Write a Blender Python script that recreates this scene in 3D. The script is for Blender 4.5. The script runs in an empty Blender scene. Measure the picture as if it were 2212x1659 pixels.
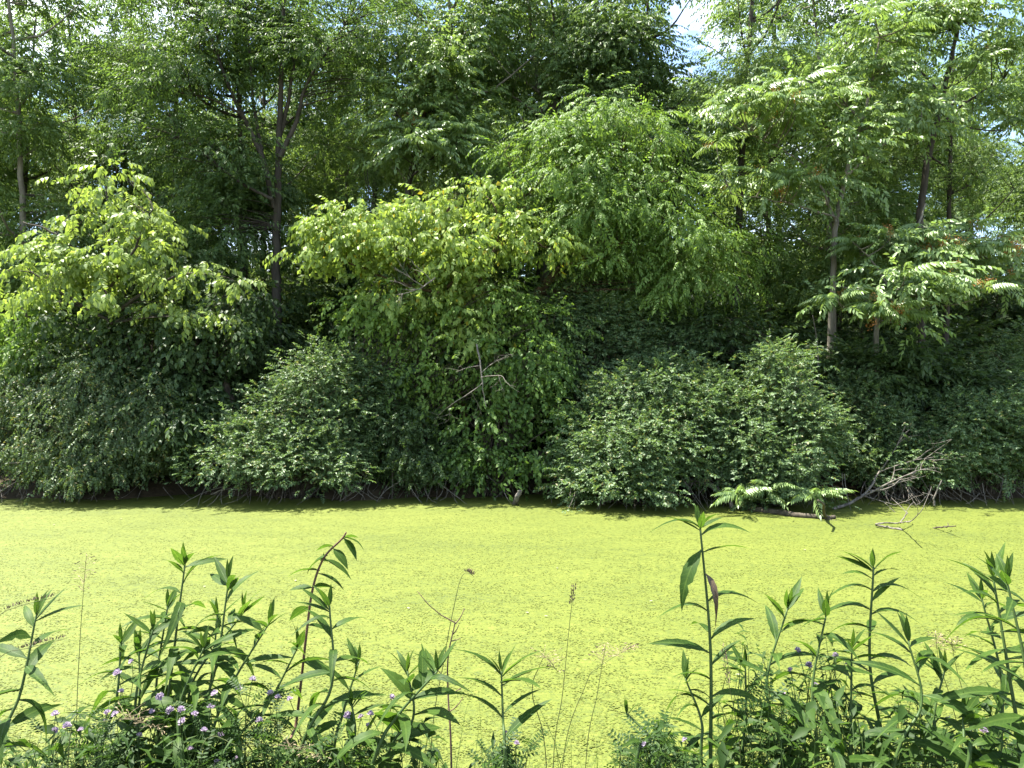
import bpy, math
import numpy as np
from mathutils import Vector, Matrix

S = bpy.context.scene
C = S.collection
R = math.radians

# ------------------------------------------------------------------ camera
EYE = 2.6                       # eye height above the water, standing on the near bank
F, CX, CY = 1661.0, 1106.0, 829.5
cd = bpy.data.cameras.new('camera'); cam = bpy.data.objects.new('camera', cd); C.objects.link(cam)
cam.location = (0, 0, EYE); cam.rotation_euler = (R(90), 0, 0)
cd.sensor_fit = 'HORIZONTAL'; cd.sensor_width = 36.0; cd.lens = 36.0 * F / 2212.0
cd.clip_start = 0.05; cd.clip_end = 3000
S.camera = cam

# ------------------------------------------------------------------ sky, sun, exposure
SUN_EL, SUN_AZ = R(67), R(-70)          # azimuth from +Y, negative is to the left
to_sun = Vector((math.sin(SUN_AZ) * math.cos(SUN_EL), math.cos(SUN_AZ) * math.cos(SUN_EL), math.sin(SUN_EL)))
sl = bpy.data.lights.new('sun', 'SUN'); sl.energy = 5.0; sl.angle = R(0.5); sl.color = (1.0, 0.955, 0.88)
sun = bpy.data.objects.new('sun', sl); C.objects.link(sun)
sun.rotation_euler = (-to_sun).to_track_quat('-Z', 'Y').to_euler(); sun.location = (0, 0, 40)
W = bpy.data.worlds.new('World'); S.world = W; W.use_nodes = True
nt = W.node_tree; N = nt.nodes; L = nt.links
bg = N['Background']; bg.inputs['Strength'].default_value = 0.095
sky = N.new('ShaderNodeTexSky'); sky.sky_type = 'NISHITA'; sky.sun_disc = False
sky.sun_elevation = SUN_EL; sky.sun_rotation = SUN_AZ; sky.altitude = 200; sky.air_density = 1.0; sky.dust_density = 0.6
tc = N.new('ShaderNodeTexCoord'); mp = N.new('ShaderNodeMapping'); mp.inputs['Scale'].default_value = (1, 1, 2.2)
cn = N.new('ShaderNodeTexNoise'); cn.inputs['Scale'].default_value = 2.6; cn.inputs['Detail'].default_value = 7; cn.inputs['Roughness'].default_value = .58
cr = N.new('ShaderNodeValToRGB'); cr.color_ramp.elements[0].position = .50; cr.color_ramp.elements[1].position = .68
mx = N.new('ShaderNodeMix'); mx.data_type = 'RGBA'; mx.inputs['B'].default_value = (8.5, 8.8, 9.2, 1)
L.new(tc.outputs['Generated'], mp.inputs['Vector']); L.new(mp.outputs[0], cn.inputs['Vector']); L.new(cn.outputs[0], cr.inputs[0])
L.new(cr.outputs[0], mx.inputs['Factor']); L.new(sky.outputs[0], mx.inputs['A']); L.new(mx.outputs['Result'], bg.inputs['Color'])
S.view_settings.view_transform = 'Standard'; S.view_settings.look = 'None'; S.view_settings.gamma = 1
S.view_settings.exposure = 2.3
S.render.engine = 'CYCLES'
cy = S.cycles
cy.max_bounces = 4; cy.diffuse_bounces = 3; cy.glossy_bounces = 1; cy.transmission_bounces = 3; cy.transparent_max_bounces = 2
cy.use_denoising = True; cy.caustics_reflective = False; cy.caustics_refractive = False
try: cy.denoising_prefilter = 'ACCURATE'
except Exception: pass

# ------------------------------------------------------------------ helpers
def P(px, py, Y):
    """the point at distance Y that stands at this place of the 2212 x 1659 view"""
    return np.array([(px - CX) / F * Y, Y, EYE - (py - CY) / F * Y])

def sstep(a, b, v):
    t = np.clip((v - a) / (b - a), 0, 1); return t * t * (3 - 2 * t)

def ground_z(x, y):
    x = np.asarray(x, float); y = np.asarray(y, float)
    w = .35 * np.sin(x * .9 + 1.3) + .22 * np.sin(x * 2.3 + .4)
    near = .95 - 1.55 * sstep(1.9 + .15 * np.sin(x * 1.7), 4.3 + .2 * np.sin(x * 1.1), y)
    far = -.6 + .95 * sstep(16.6 + w, 18.4 + w, y) + .55 * sstep(18.4, 24, y) + .5 * sstep(24, 60, y)
    bump = .05 * np.sin(x * 3.1 + y * 1.7) * np.sin(y * 2.9 - x)
    return np.where(y < 9, near, far) + bump

class MB:
    def __init__(s): s.v = []; s.t = []; s.m = []; s.n = 0
    def add(s, v, t, m=0):
        v = np.asarray(v, np.float32).reshape(-1, 3); t = np.asarray(t, np.int32).reshape(-1, 3)
        s.v.append(v); s.t.append(t + s.n); s.m.append(np.full(len(t), m, np.int32)); s.n += len(v); return s
    def tube(s, pts, rad, sides=6, m=0, cap=True):
        p = np.asarray(pts, float); n = len(p); rad = np.broadcast_to(np.asarray(rad, float), (n,))
        tan = np.gradient(p, axis=0); tan /= np.linalg.norm(tan, axis=1, keepdims=True) + 1e-9
        a = np.array([1., 0, 0]) if abs(tan[0][0]) < .8 else np.array([0, 1., 0])
        u = np.cross(tan[0], a); u /= np.linalg.norm(u); ring = []
        ang = np.arange(sides) * 2 * math.pi / sides
        for i in range(n):
            u = u - tan[i] * np.dot(u, tan[i]); u /= np.linalg.norm(u) + 1e-9
            w = np.cross(tan[i], u)
            ring.append(p[i] + rad[i] * (np.cos(ang)[:, None] * u + np.sin(ang)[:, None] * w))
        v = np.concatenate(ring); t = []
        k = np.arange(sides); k2 = (k + 1) % sides
        for i in range(n - 1):
            b = i * sides; c = b + sides
            t.append(np.stack([b + k, b + k2, c + k2], 1)); t.append(np.stack([b + k, c + k2, c + k], 1))
        t = np.concatenate(t)
        if cap:
            v = np.concatenate([v, p[-1:] + tan[-1:] * rad[-1] * .4]); e = len(v) - 1; b = (n - 1) * sides
            t = np.concatenate([t, np.stack([b + k, b + k2, np.full(sides, e)], 1)])
        return s.add(v, t, m)
    def mesh(s, name, mats, smooth=False):
        v = np.concatenate(s.v); t = np.concatenate(s.t); m = np.concatenate(s.m)
        me = bpy.data.meshes.new(name); me.vertices.add(len(v)); me.vertices.foreach_set('co', v.ravel())
        me.loops.add(len(t) * 3); me.loops.foreach_set('vertex_index', t.ravel())
        me.polygons.add(len(t)); me.polygons.foreach_set('loop_start', np.arange(0, len(t) * 3, 3, dtype=np.int32))
        for x in (mats if isinstance(mats, (list, tuple)) else [mats]): me.materials.append(x)
        if m.any(): me.polygons.foreach_set('material_index', m)
        if smooth: me.polygons.foreach_set('use_smooth', np.ones(len(t), bool))
        me.update(calc_edges=True); return me
    def build(s, name, mats, parent=None, smooth=False):
        return link(name, s.mesh(name, mats, smooth), parent)

def link(name, me, parent=None, loc=None):
    o = bpy.data.objects.new(name, me); C.objects.link(o)
    if parent is not None: o.parent = parent
    if loc is not None: o.location = loc
    return o
def tag(o, label=None, cat=None, group=None, kind=None):
    if label: o['label'] = label
    if cat: o['category'] = cat
    if group: o['group'] = group
    if kind: o['kind'] = kind
    return o
def thing(name, loc, label, cat, group=None):
    o = link(name, None, None, Vector([float(a) for a in loc])); o.empty_display_size = .1
    return tag(o, label, cat, group)
def copy_tree(o, parent=None):
    c = o.copy(); C.objects.link(c)
    if parent is not None: c.parent = parent
    for ch in list(o.children): copy_tree(ch, c)
    return c

def smooth_line(pts, n=6, wob=0., rng=None):
    p = np.asarray(pts, float)
    if len(p) == 2: p = np.stack([p[0], (p[0] + p[1]) / 2, p[1]])
    q = np.concatenate([[2 * p[0] - p[1]], p, [2 * p[-1] - p[-2]]]); out = []
    for i in range(1, len(q) - 2):
        for t in np.arange(n) / n:
            a, b, c, d = q[i - 1], q[i], q[i + 1], q[i + 2]
            out.append(.5 * ((2 * b) + (c - a) * t + (2 * a - 5 * b + 4 * c - d) * t * t + (3 * b - a - 3 * c + d) * t ** 3))
    out.append(p[-1]); out = np.array(out)
    if wob and rng is not None:
        w = rng.normal(0, wob, out.shape); w[0] = 0; out += w
    return out
def unit(v): return v / (np.linalg.norm(v, axis=-1, keepdims=True) + 1e-9)

# ------------------------------------------------------------------ materials
def mat(name):
    m = bpy.data.materials.new(name); m.use_nodes = True; m.node_tree.nodes.clear()
    return m, m.node_tree.nodes, m.node_tree.links
def leaf_mat(name, a, b, tr=.42, rough=.42, spec=.5, odd=None, odd_share=.03, vein=False, tint=(1.2, 1.2, .62)):
    m, N, L = mat(name)
    out = N.new('ShaderNodeOutputMaterial'); g = N.new('ShaderNodeNewGeometry'); oi = N.new('ShaderNodeObjectInfo')
    ad = N.new('ShaderNodeMath'); ad.operation = 'ADD'; fr = N.new('ShaderNodeMath'); fr.operation = 'FRACT'
    L.new(g.outputs['Random Per Island'], ad.inputs[0]); L.new(oi.outputs['Random'], ad.inputs[1]); L.new(ad.outputs[0], fr.inputs[0])
    rp = N.new('ShaderNodeValToRGB'); e = rp.color_ramp.elements
    e[0].position = 0; e[0].color = (*a, 1); e[1].position = 1 - odd_share if odd else 1; e[1].color = (*b, 1)
    if odd:
        k = e.new(min(.999, 1 - odd_share + .004)); k.color = (*odd, 1)
    L.new(fr.outputs[0], rp.inputs[0]); col = rp.outputs[0]
    if vein:
        t = N.new('ShaderNodeTexCoord'); sp = N.new('ShaderNodeSeparateXYZ'); L.new(t.outputs['Object'], sp.inputs[0])
        ab = N.new('ShaderNodeMath'); ab.operation = 'ABSOLUTE'; L.new(sp.outputs['Y'], ab.inputs[0])
        mr = N.new('ShaderNodeMapRange'); mr.inputs['From Min'].default_value = .004; mr.inputs['From Max'].default_value = .014
        mr.inputs['To Min'].default_value = .55; mr.inputs['To Max'].default_value = 0; L.new(ab.outputs[0], mr.inputs['Value'])
        # side veins: chevrons along the blade
        cb = N.new('ShaderNodeMath'); cb.operation = 'MULTIPLY_ADD'; L.new(ab.outputs[0], cb.inputs[0]); cb.inputs[1].default_value = -1.1; L.new(sp.outputs['X'], cb.inputs[2])
        sc = N.new('ShaderNodeMath'); sc.operation = 'MULTIPLY'; L.new(cb.outputs[0], sc.inputs[0]); sc.inputs[1].default_value = 95
        si = N.new('ShaderNodeMath'); si.operation = 'SINE'; L.new(sc.outputs[0], si.inputs[0])
        m2 = N.new('ShaderNodeMapRange'); m2.inputs['From Min'].default_value = .8; m2.inputs['From Max'].default_value = 1; m2.inputs['To Max'].default_value = .28
        L.new(si.outputs[0], m2.inputs['Value'])
        mxx = N.new('ShaderNodeMath'); mxx.operation = 'MAXIMUM'; L.new(mr.outputs[0], mxx.inputs[0]); L.new(m2.outputs[0], mxx.inputs[1])
        mc = N.new('ShaderNodeMix'); mc.data_type = 'RGBA'; L.new(mxx.outputs[0], mc.inputs['Factor']); L.new(col, mc.inputs['A'])
        mc.inputs['B'].default_value = (min(1, b[0] * 1.9), min(1, b[1] * 1.6), b[2] * 1.8, 1); col = mc.outputs['Result']
        ns = N.new('ShaderNodeTexNoise'); ns.inputs['Scale'].default_value = 9; L.new(t.outputs['Object'], ns.inputs['Vector'])
        hv = N.new('ShaderNodeHueSaturation'); m3 = N.new('ShaderNodeMapRange'); m3.inputs['To Min'].default_value = .7; m3.inputs['To Max'].default_value = 1.3
        L.new(ns.outputs[0], m3.inputs['Value']); L.new(m3.outputs[0], hv.inputs['Value']); L.new(col, hv.inputs['Color']); col = hv.outputs[0]
    pb = N.new('ShaderNodeBsdfPrincipled'); pb.inputs['Roughness'].default_value = rough; pb.inputs['Specular IOR Level'].default_value = spec
    L.new(col, pb.inputs['Base Color'])
    ml = N.new('ShaderNodeMix'); ml.data_type = 'RGBA'; ml.blend_type = 'MULTIPLY'; ml.inputs['Factor'].default_value = 1
    L.new(col, ml.inputs['A']); ml.inputs['B'].default_value = (*tint, 1)
    tr_ = N.new('ShaderNodeBsdfTranslucent'); L.new(ml.outputs['Result'], tr_.inputs['Color'])
    mix = N.new('ShaderNodeMixShader'); mix.inputs[0].default_value = tr
    L.new(pb.outputs[0], mix.inputs[1]); L.new(tr_.outputs[0], mix.inputs[2]); L.new(mix.outputs[0], out.inputs['Surface'])
    return m
def bark_mat(name, a, b, scale=6., stretch=.2, bump=.5, rough=.85):
    m, N, L = mat(name)
    out = N.new('ShaderNodeOutputMaterial'); t = N.new('ShaderNodeTexCoord'); mp = N.new('ShaderNodeMapping'); mp.inputs['Scale'].default_value = (1, 1, stretch)
    n1 = N.new('ShaderNodeTexNoise'); n1.inputs['Scale'].default_value = scale; n1.inputs['Detail'].default_value = 6; n1.inputs['Roughness'].default_value = .65
    rp = N.new('ShaderNodeValToRGB'); rp.color_ramp.elements[0].position = .35; rp.color_ramp.elements[0].color = (*a, 1); rp.color_ramp.elements[1].position = .68; rp.color_ramp.elements[1].color = (*b, 1)
    pb = N.new('ShaderNodeBsdfPrincipled'); pb.inputs['Roughness'].default_value = rough; pb.inputs['Specular IOR Level'].default_value = .2
    bp = N.new('ShaderNodeBump'); bp.inputs['Strength'].default_value = bump; bp.inputs['Distance'].default_value = .02
    L.new(t.outputs['Object'], mp.inputs[0]); L.new(mp.outputs[0], n1.inputs['Vector']); L.new(n1.outputs[0], rp.inputs[0]); L.new(rp.outputs[0], pb.inputs['Base Color'])
    L.new(n1.outputs[0], bp.inputs['Height']); L.new(bp.outputs[0], pb.inputs['Normal']); L.new(pb.outputs[0], out.inputs['Surface'])
    return m

M = {}
M['ash'] = leaf_mat('ash_leaf', (.062, .115, .030), (.13, .205, .056), tr=.48, spec=.35, rough=.5)
M['broad'] = leaf_mat('broad_leaf', (.16, .235, .054), (.26, .335, .10), tr=.46, spec=.35, rough=.45)
M['yellow'] = leaf_mat('yellow_green_leaf', (.155, .235, .045), (.28, .365, .10), tr=.46, odd=(.34, .29, .03), odd_share=.03, spec=.3, rough=.5)
M['elm'] = leaf_mat('elm_leaf', (.095, .175, .032), (.18, .27, .066), tr=.48, spec=.25, rough=.5)
M['heaven'] = leaf_mat('pinnate_leaf', (.13, .21, .065), (.21, .295, .105), rough=.42, spec=.5, tr=.42)
M['shrub'] = leaf_mat('shrub_leaf', (.070, .122, .046), (.140, .212, .086), tr=.4, rough=.48, spec=.35, odd=(.19, .185, .07), odd_share=.05)
M['dull'] = leaf_mat('dull_shrub_leaf', (.060, .098, .040), (.115, .168, .066), tr=.38, rough=.5, spec=.35, odd=(.16, .15, .05), odd_share=.06)
M['wood'] = leaf_mat('wood_leaf', (.060, .110, .034), (.135, .20, .066), tr=.46, spec=.3, rough=.5)
M['wood2'] = leaf_mat('wood_leaf_bright', (.085, .148, .040), (.18, .26, .085), tr=.48, spec=.3, rough=.5)
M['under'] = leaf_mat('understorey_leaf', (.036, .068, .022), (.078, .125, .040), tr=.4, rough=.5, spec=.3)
M['vine'] = leaf_mat('vine_leaf', (.065, .130, .028), (.125, .205, .048), tr=.46, spec=.3, rough=.5)
M['weed'] = leaf_mat('weed_leaf', (.030, .068, .011), (.056, .108, .017), tr=.52, rough=.55, spec=.18, vein=True)
M['weed_dry'] = leaf_mat('withered_leaf', (.05, .035, .02), (.10, .07, .035), tr=.2)
M['vetch'] = leaf_mat('vetch_leaf', (.024, .054, .013), (.046, .09, .021), tr=.45, rough=.55, spec=.2)
M['grass'] = leaf_mat('grass_blade', (.05, .10, .02), (.12, .16, .05), tr=.45, spec=.2)
M['stem'] = bark_mat('weed_stem', (.03, .06, .012), (.055, .09, .024), 30, .3, .1, .5)
M['stem_red'] = bark_mat('reddish_stem', (.08, .042, .028), (.15, .09, .055), 30, .2, .2, .6)
M['stem_dry'] = bark_mat('dry_stem', (.06, .034, .028), (.13, .08, .065), 30, .2, .3, .8)
M['straw'] = bark_mat('straw', (.14, .11, .06), (.24, .19, .11), 30, .2, .1, .7)
M['straw_green'] = bark_mat('green_straw', (.05, .07, .018), (.10, .11, .035), 30, .2, .1, .7)
M['bark'] = bark_mat('grey_brown_bark', (.030, .025, .018), (.075, .064, .048))
M['bark_light'] = bark_mat('pale_grey_bark', (.10, .088, .065), (.21, .19, .145), 5, .25)
M['bark_warm'] = bark_mat('warm_bark', (.045, .03, .015), (.10, .072, .036))
M['dead'] = bark_mat('weathered_dead_wood', (.07, .06, .05), (.20, .18, .15), 14, .4)
M['dead_dark'] = bark_mat('wet_dead_wood', (.035, .028, .02), (.10, .085, .06), 12, .4)
M['twig'] = bark_mat('grey_twig', (.05, .04, .03), (.11, .09, .07), 12, .4, .2)
M['seed'] = leaf_mat('orange_seed', (.26, .10, .02), (.42, .20, .05), tr=.4)
M['petal'] = leaf_mat('pink_petal', (.40, .30, .42), (.55, .48, .56), tr=.4, tint=(1, 1, 1), rough=.6, spec=.2)
M['white_petal'] = leaf_mat('white_petal', (.26, .27, .18), (.36, .36, .27), tr=.3, tint=(1, 1, 1), rough=.6, spec=.2)

def soil_mat():
    m, N, L = mat('soil'); out = N.new('ShaderNodeOutputMaterial'); t = N.new('ShaderNodeTexCoord')
    n1 = N.new('ShaderNodeTexNoise'); n1.inputs['Scale'].default_value = 3; n1.inputs['Detail'].default_value = 10; n1.inputs['Roughness'].default_value = .7
    rp = N.new('ShaderNodeValToRGB'); e = rp.color_ramp.elements
    e[0].position = .3; e[0].color = (.018, .014, .009, 1); e[1].position = .72; e[1].color = (.075, .058, .035, 1)
    pb = N.new('ShaderNodeBsdfPrincipled'); pb.inputs['Roughness'].default_value = .95; pb.inputs['Specular IOR Level'].default_value = .1
    bp = N.new('ShaderNodeBump'); bp.inputs['Strength'].default_value = .8; bp.inputs['Distance'].default_value = .05
    L.new(t.outputs['Object'], n1.inputs['Vector']); L.new(n1.outputs[0], rp.inputs[0]); L.new(rp.outputs[0], pb.inputs['Base Color'])
    L.new(n1.outputs[0], bp.inputs['Height']); L.new(bp.outputs[0], pb.inputs['Normal']); L.new(pb.outputs[0], out.inputs['Surface']); return m
M['soil'] = soil_mat()

def duckweed_mat():
    m, N, L = mat('duckweed_cover'); out = N.new('ShaderNodeOutputMaterial'); t = N.new('ShaderNodeTexCoord')
    def noise(scale, detail, sx=1., sy=1., rough=.6):
        mp = N.new('ShaderNodeMapping'); mp.inputs['Scale'].default_value = (sx, sy, 1); L.new(t.outputs['Object'], mp.inputs[0])
        n = N.new('ShaderNodeTexNoise'); n.inputs['Scale'].default_value = scale; n.inputs['Detail'].default_value = detail; n.inputs['Roughness'].default_value = rough
        L.new(mp.outputs[0], n.inputs['Vector']); return n.outputs[0]
    def math_(op, a, b):
        k = N.new('ShaderNodeMath'); k.operation = op
        for i, v in enumerate((a, b)):
            if isinstance(v, (int, float)): k.inputs[i].default_value = v
            else: L.new(v, k.inputs[i])
        return k.outputs[0]
    big = noise(.35, 4, .6, 1.3)           # drifts of thin and thick cover
    mid = noise(1.6, 6, .35, 1.2, .7)      # wind-drawn streaks
    fine = noise(16, 5, .7, 1.1, .75)      # single clumps
    grain = noise(55, 3, 1, 1, .8)
    s = math_('ADD', math_('MULTIPLY', big, .55), math_('MULTIPLY', mid, .6))
    s = math_('ADD', s, math_('MULTIPLY', fine, 1.9)); s = math_('ADD', s, math_('MULTIPLY', grain, 1.3))
    s = math_('SUBTRACT', s, 1.62)          # centred on .52
    rp = N.new('ShaderNodeValToRGB'); e = rp.color_ramp.elements; L.new(s, rp.inputs[0])
    e[0].position = .02; e[0].color = (.022, .034, .012, 1)
    e[1].position = 1.0; e[1].color = (.128, .144, .026, 1)
    k = e.new(.20); k.color = (.050, .068, .014, 1); k = e.new(.40); k.color = (.074, .095, .014, 1); k = e.new(.62); k.color = (.091, .111, .015, 1)
    pb = N.new('ShaderNodeBsdfPrincipled'); pb.inputs['Roughness'].default_value = .62; pb.inputs['Specular IOR Level'].default_value = .25
    L.new(rp.outputs[0], pb.inputs['Base Color'])
    bp = N.new('ShaderNodeBump'); bp.inputs['Strength'].default_value = .45; bp.inputs['Distance'].default_value = .006
    L.new(s, bp.inputs['Height']); L.new(bp.outputs[0], pb.inputs['Normal']); L.new(pb.outputs[0], out.inputs['Surface']); return m
M['duckweed'] = duckweed_mat()

# ------------------------------------------------------------------ ground and pond
def grid(xs, ys, zf):
    X, Y = np.meshgrid(xs, ys); Z = zf(X, Y); v = np.stack([X, Y, Z], -1).reshape(-1, 3)
    nx, ny = len(xs), len(ys); i = (np.arange(ny - 1)[:, None] * nx + np.arange(nx - 1)[None]).ravel()
    return v, np.concatenate([np.stack([i, i + 1, i + nx + 1], 1), np.stack([i, i + nx + 1, i + nx], 1)])
xs = np.unique(np.concatenate([np.linspace(-400, -40, 10), np.linspace(-40, 40, 200), np.linspace(40, 400, 10)]))
ys = np.unique(np.concatenate([np.linspace(-300, -6, 8), np.linspace(-6, 6, 50), np.linspace(6, 16, 12), np.linspace(16, 26, 50), np.linspace(26, 60, 20), np.linspace(60, 600, 10)]))
tag(MB().add(*grid(xs, ys, ground_z)).build('ground', M['soil'], smooth=True), kind='structure')
rng = np.random.default_rng(3)
def weed_z(X, Y): return .004 * np.sin(X * 5.1 + 2 * np.sin(Y * 1.3)) * np.sin(Y * 4.3 + X) + .003 * np.sin(X * 13 + Y * 3) * np.sin(Y * 11)
tag(MB().add(*grid(np.linspace(-60, 60, 400), np.linspace(2.5, 19.6, 110), weed_z)).build('pond_water', M['duckweed'], smooth=True), kind='structure')

# floating clumps of duckweed where one is near enough to see them
def duckweed_clumps():
    rng = np.random.default_rng(8); n = 170000
    y = 4.6 + 11.2 * rng.uniform(0, 1, n) ** 1.75; x = rng.uniform(-1, 1, n) * (.70 * y + 1.2)
    f = np.sin(x * 3.1 + 1.7 * np.sin(y * 2.3)) * np.sin(y * 5.7 + np.sin(x * 1.9)) + .8 * np.sin(x * 7.3 + y * 3.1) * np.sin(y * 13.1 - x * 2.2) + rng.normal(0, .9, n)
    k = f > -.55; x = x[k]; y = y[k]; n = len(x)
    a = rng.uniform(0, 6.28, n); r = rng.uniform(.006, .0145, n); q = a[:, None] + np.array([0, 1.4, 3.0, 4.7])[None] + rng.normal(0, .2, (n, 4))
    rr = r[:, None] * rng.uniform(.7, 1.25, (n, 4)); z = weed_z(x, y)[:, None] + .0032 + rng.normal(0, .0013, (n, 4)) * (r / .01)[:, None]
    v = np.stack([x[:, None] + rr * np.cos(q), y[:, None] + rr * np.sin(q), np.maximum(z, weed_z(x, y)[:, None] + .0015)], -1).reshape(-1, 3)
    b = (np.arange(n) * 4)[:, None]; t = np.concatenate([b + np.array([[0, 1, 2]]), b + np.array([[0, 2, 3]])])
    tag(MB().add(v, t).build('duckweed', M['duck_clump']), 'yellow-green duckweed floating on the pond', kind='stuff')
M['duck_clump'] = leaf_mat('duckweed_clump', (.062, .084, .013), (.118, .136, .024), tr=.12, rough=.6, spec=.25)
duckweed_clumps()

# ------------------------------------------------------------------ leaves and sprays
def leaf4(Ln, Wd, fold=.12, droop=.12, at=.42):
    v = np.array([[0, 0, 0], [at * Ln, Wd / 2, fold * Wd], [at * Ln, 0, -.02 * Ln], [at * Ln, -Wd / 2, fold * Wd], [Ln, 0, -droop * Ln]])
    return v, np.array([[0, 3, 2], [0, 2, 1], [3, 4, 2], [2, 4, 1]])
def leaf2(Ln, Wd, fold=.15, droop=.1, at=.45):
    v = np.array([[0, 0, 0], [at * Ln, Wd / 2, fold * Wd], [Ln, 0, -droop * Ln], [at * Ln, -Wd / 2, fold * Wd]])
    return v, np.array([[0, 3, 2], [0, 2, 1]])
def frame(d, up, roll=0):
    x = unit(np.asarray(d, float)); z = np.asarray(up, float); z = unit(z - x * np.dot(z, x)); y = np.cross(z, x)
    c, s = math.cos(roll), math.sin(roll); y2 = y * c + z * s; z2 = z * c - y * s
    return np.stack([x, y2, z2], 0)        # rows: v @ frame
def make_spray(rng, S_, n, Ln, Wd, lf, droop=.25, spread=55, hang=.2, pairs=False, jit=.35, tip=True, grow=0):
    V = []; T = []; k = 0
    def ax(t): return np.array([S_ * t, .05 * S_ * math.sin(t * 3), -droop * S_ * t * t])
    slots = []
    for i in range(n):
        t = .12 + .86 * (i + .5) / n
        slots += [(t, 1), (t, -1)] if pairs else [(t, 1 if i % 2 else -1)]
    if tip: slots.append((1., 0))
    for t, sd in slots:
        a = R(spread) * sd * (1.05 - .45 * t) + rng.normal(0, .18)
        d = np.array([math.cos(a), math.sin(a), -hang - 2 * droop * t * math.cos(a) + rng.normal(0, .16)])
        up = np.array([rng.normal(0, jit), rng.normal(0, jit), 1.])
        s = rng.uniform(.72, 1.12) * (1 - grow * t)
        v, tr = lf(Ln * s, Wd * s * rng.uniform(.85, 1.1)); V.append(v @ frame(d, up) + ax(t)); T.append(tr + k); k += len(v)
    return np.concatenate(V), np.concatenate(T)
rs = np.random.default_rng(11)
SP = {
    'ash':   [make_spray(rs, .50, 9, .14, .042, leaf2, .30, 52, .5) for _ in range(6)],
    'broad': [make_spray(rs, .34, 6, .175, .105, leaf4, .35, 66, .95, jit=.35) for _ in range(6)],
    'yellow': [make_spray(rs, .36, 6, .15, .092, leaf4, .35, 62, .85, jit=.35) for _ in range(6)],
    'elm':   [make_spray(rs, .46, 10, .115, .046, leaf2, .45, 55, .55, jit=.4) for _ in range(6)],
    'shrub': [make_spray(rs, .17, 4, .062, .036, leaf2, .15, 75, .15, True, jit=1.) for _ in range(8)],
    'dull':  [make_spray(rs, .20, 4, .074, .038, leaf2, .45, 70, .35, True, jit=.8) for _ in range(8)],
    'wood':  [make_spray(rs, .50, 9, .16, .075, leaf2, .35, 55, .5, jit=.4) for _ in range(6)],
    'vine':  [make_spray(rs, .40, 6, .14, .09, leaf4, .40, 60, .8, jit=.4) for _ in range(6)],
}
def place_sprays(kind, pos, dr, rng, smin=.75, smax=1.2, roll=.5):
    mb = MB(); var = rng.integers(0, len(SP[kind]), len(pos)); dr = unit(dr)
    for k, (v, t) in enumerate(SP[kind]):
        q = np.where(var == k)[0]
        if not len(q): continue
        x = dr[q]; up = np.tile([0., 0, 1], (len(q), 1)) + rng.normal(0, .15, (len(q), 3))
        z = unit(up - x * (up * x).sum(1, keepdims=True)); y = np.cross(z, x)
        a = rng.normal(0, roll, len(q))[:, None]; y, z = y * np.cos(a) + z * np.sin(a), z * np.cos(a) - y * np.sin(a)
        B = np.stack([x, y, z], 1) * rng.uniform(smin, smax, len(q))[:, None, None]
        VV = np.einsum('vi,nij->nvj', v, B) + pos[q][:, None]
        TT = t[None] + (np.arange(len(q)) * len(v))[:, None, None]
        mb.add(VV.reshape(-1, 3), TT.reshape(-1, 3))
    return mb
def blob(px, py, Y, rx, rz, ry=None):
    """a lobe of a crown: centre and three radii in metres"""
    k = Y / F; return P(px, py, Y), np.array([rx * k, ry if ry else rx * k * .8, rz * k])
def sample_clumps(rng, blobs, n, rmin=.35, zmin=-.75):
    w = np.array([(b[1][0] * b[1][1] * b[1][2]) ** .62 for b in blobs]); w /= w.sum()
    k = rng.choice(len(blobs), n, p=w); u = unit(rng.normal(size=(n, 3))); u[:, 2] = np.where(u[:, 2] < zmin, -u[:, 2], u[:, 2])
    r = rng.uniform(rmin ** 2, 1, n) ** .5 * rng.uniform(.86, 1.14, n)
    c = np.array([blobs[i][0] for i in k]); rad = np.array([blobs[i][1] for i in k])
    return c + u * rad * r[:, None], u
def clump_sprays(rng, cen, u, per, sig, flat=.45, out=.7, drop=.0):
    n = len(cen); g = rng.normal(size=(n, per, 3)) * np.array([1, 1, flat]) * sig
    pos = (cen[:, None] + g).reshape(-1, 3)
    d = (unit(u * np.array([1, 1, .55]))[:, None] * out + unit(g) * .75 + rng.normal(0, .25, g.shape)).reshape(-1, 3)
    d[:, 2] = d[:, 2] * .6 - drop
    return pos, d

def shoots(rng, cen, u, n, lo, hi, rise=.3, fall=.4):
    """long young shoots that break the outline: twig lines, and spray positions and directions along them"""
    lines = []; pos = []; dr = []
    for i in rng.integers(0, len(cen), n):
        d = unit(u[i] * np.array([1, 1, .5]) + rng.normal(0, .35, 3) + np.array([0, 0, rise])); ln = rng.uniform(lo, hi)
        t = np.linspace(0, 1, 7)[:, None]; l = cen[i] + d * ln * t + np.array([0, 0, -fall * ln]) * t * t; lines.append(l)
        for k in np.linspace(.25, 1, int(4 + ln * 9)):
            p = np.array([np.interp(k, t[:, 0], l[:, j]) for j in range(3)]); pos.append(p + rng.normal(0, .02, 3)); dr.append(d + np.array([0, 0, -2 * fall * k]) + rng.normal(0, .55, 3))
    return lines, np.array(pos).reshape(-1, 3), np.array(dr).reshape(-1, 3)

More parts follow.
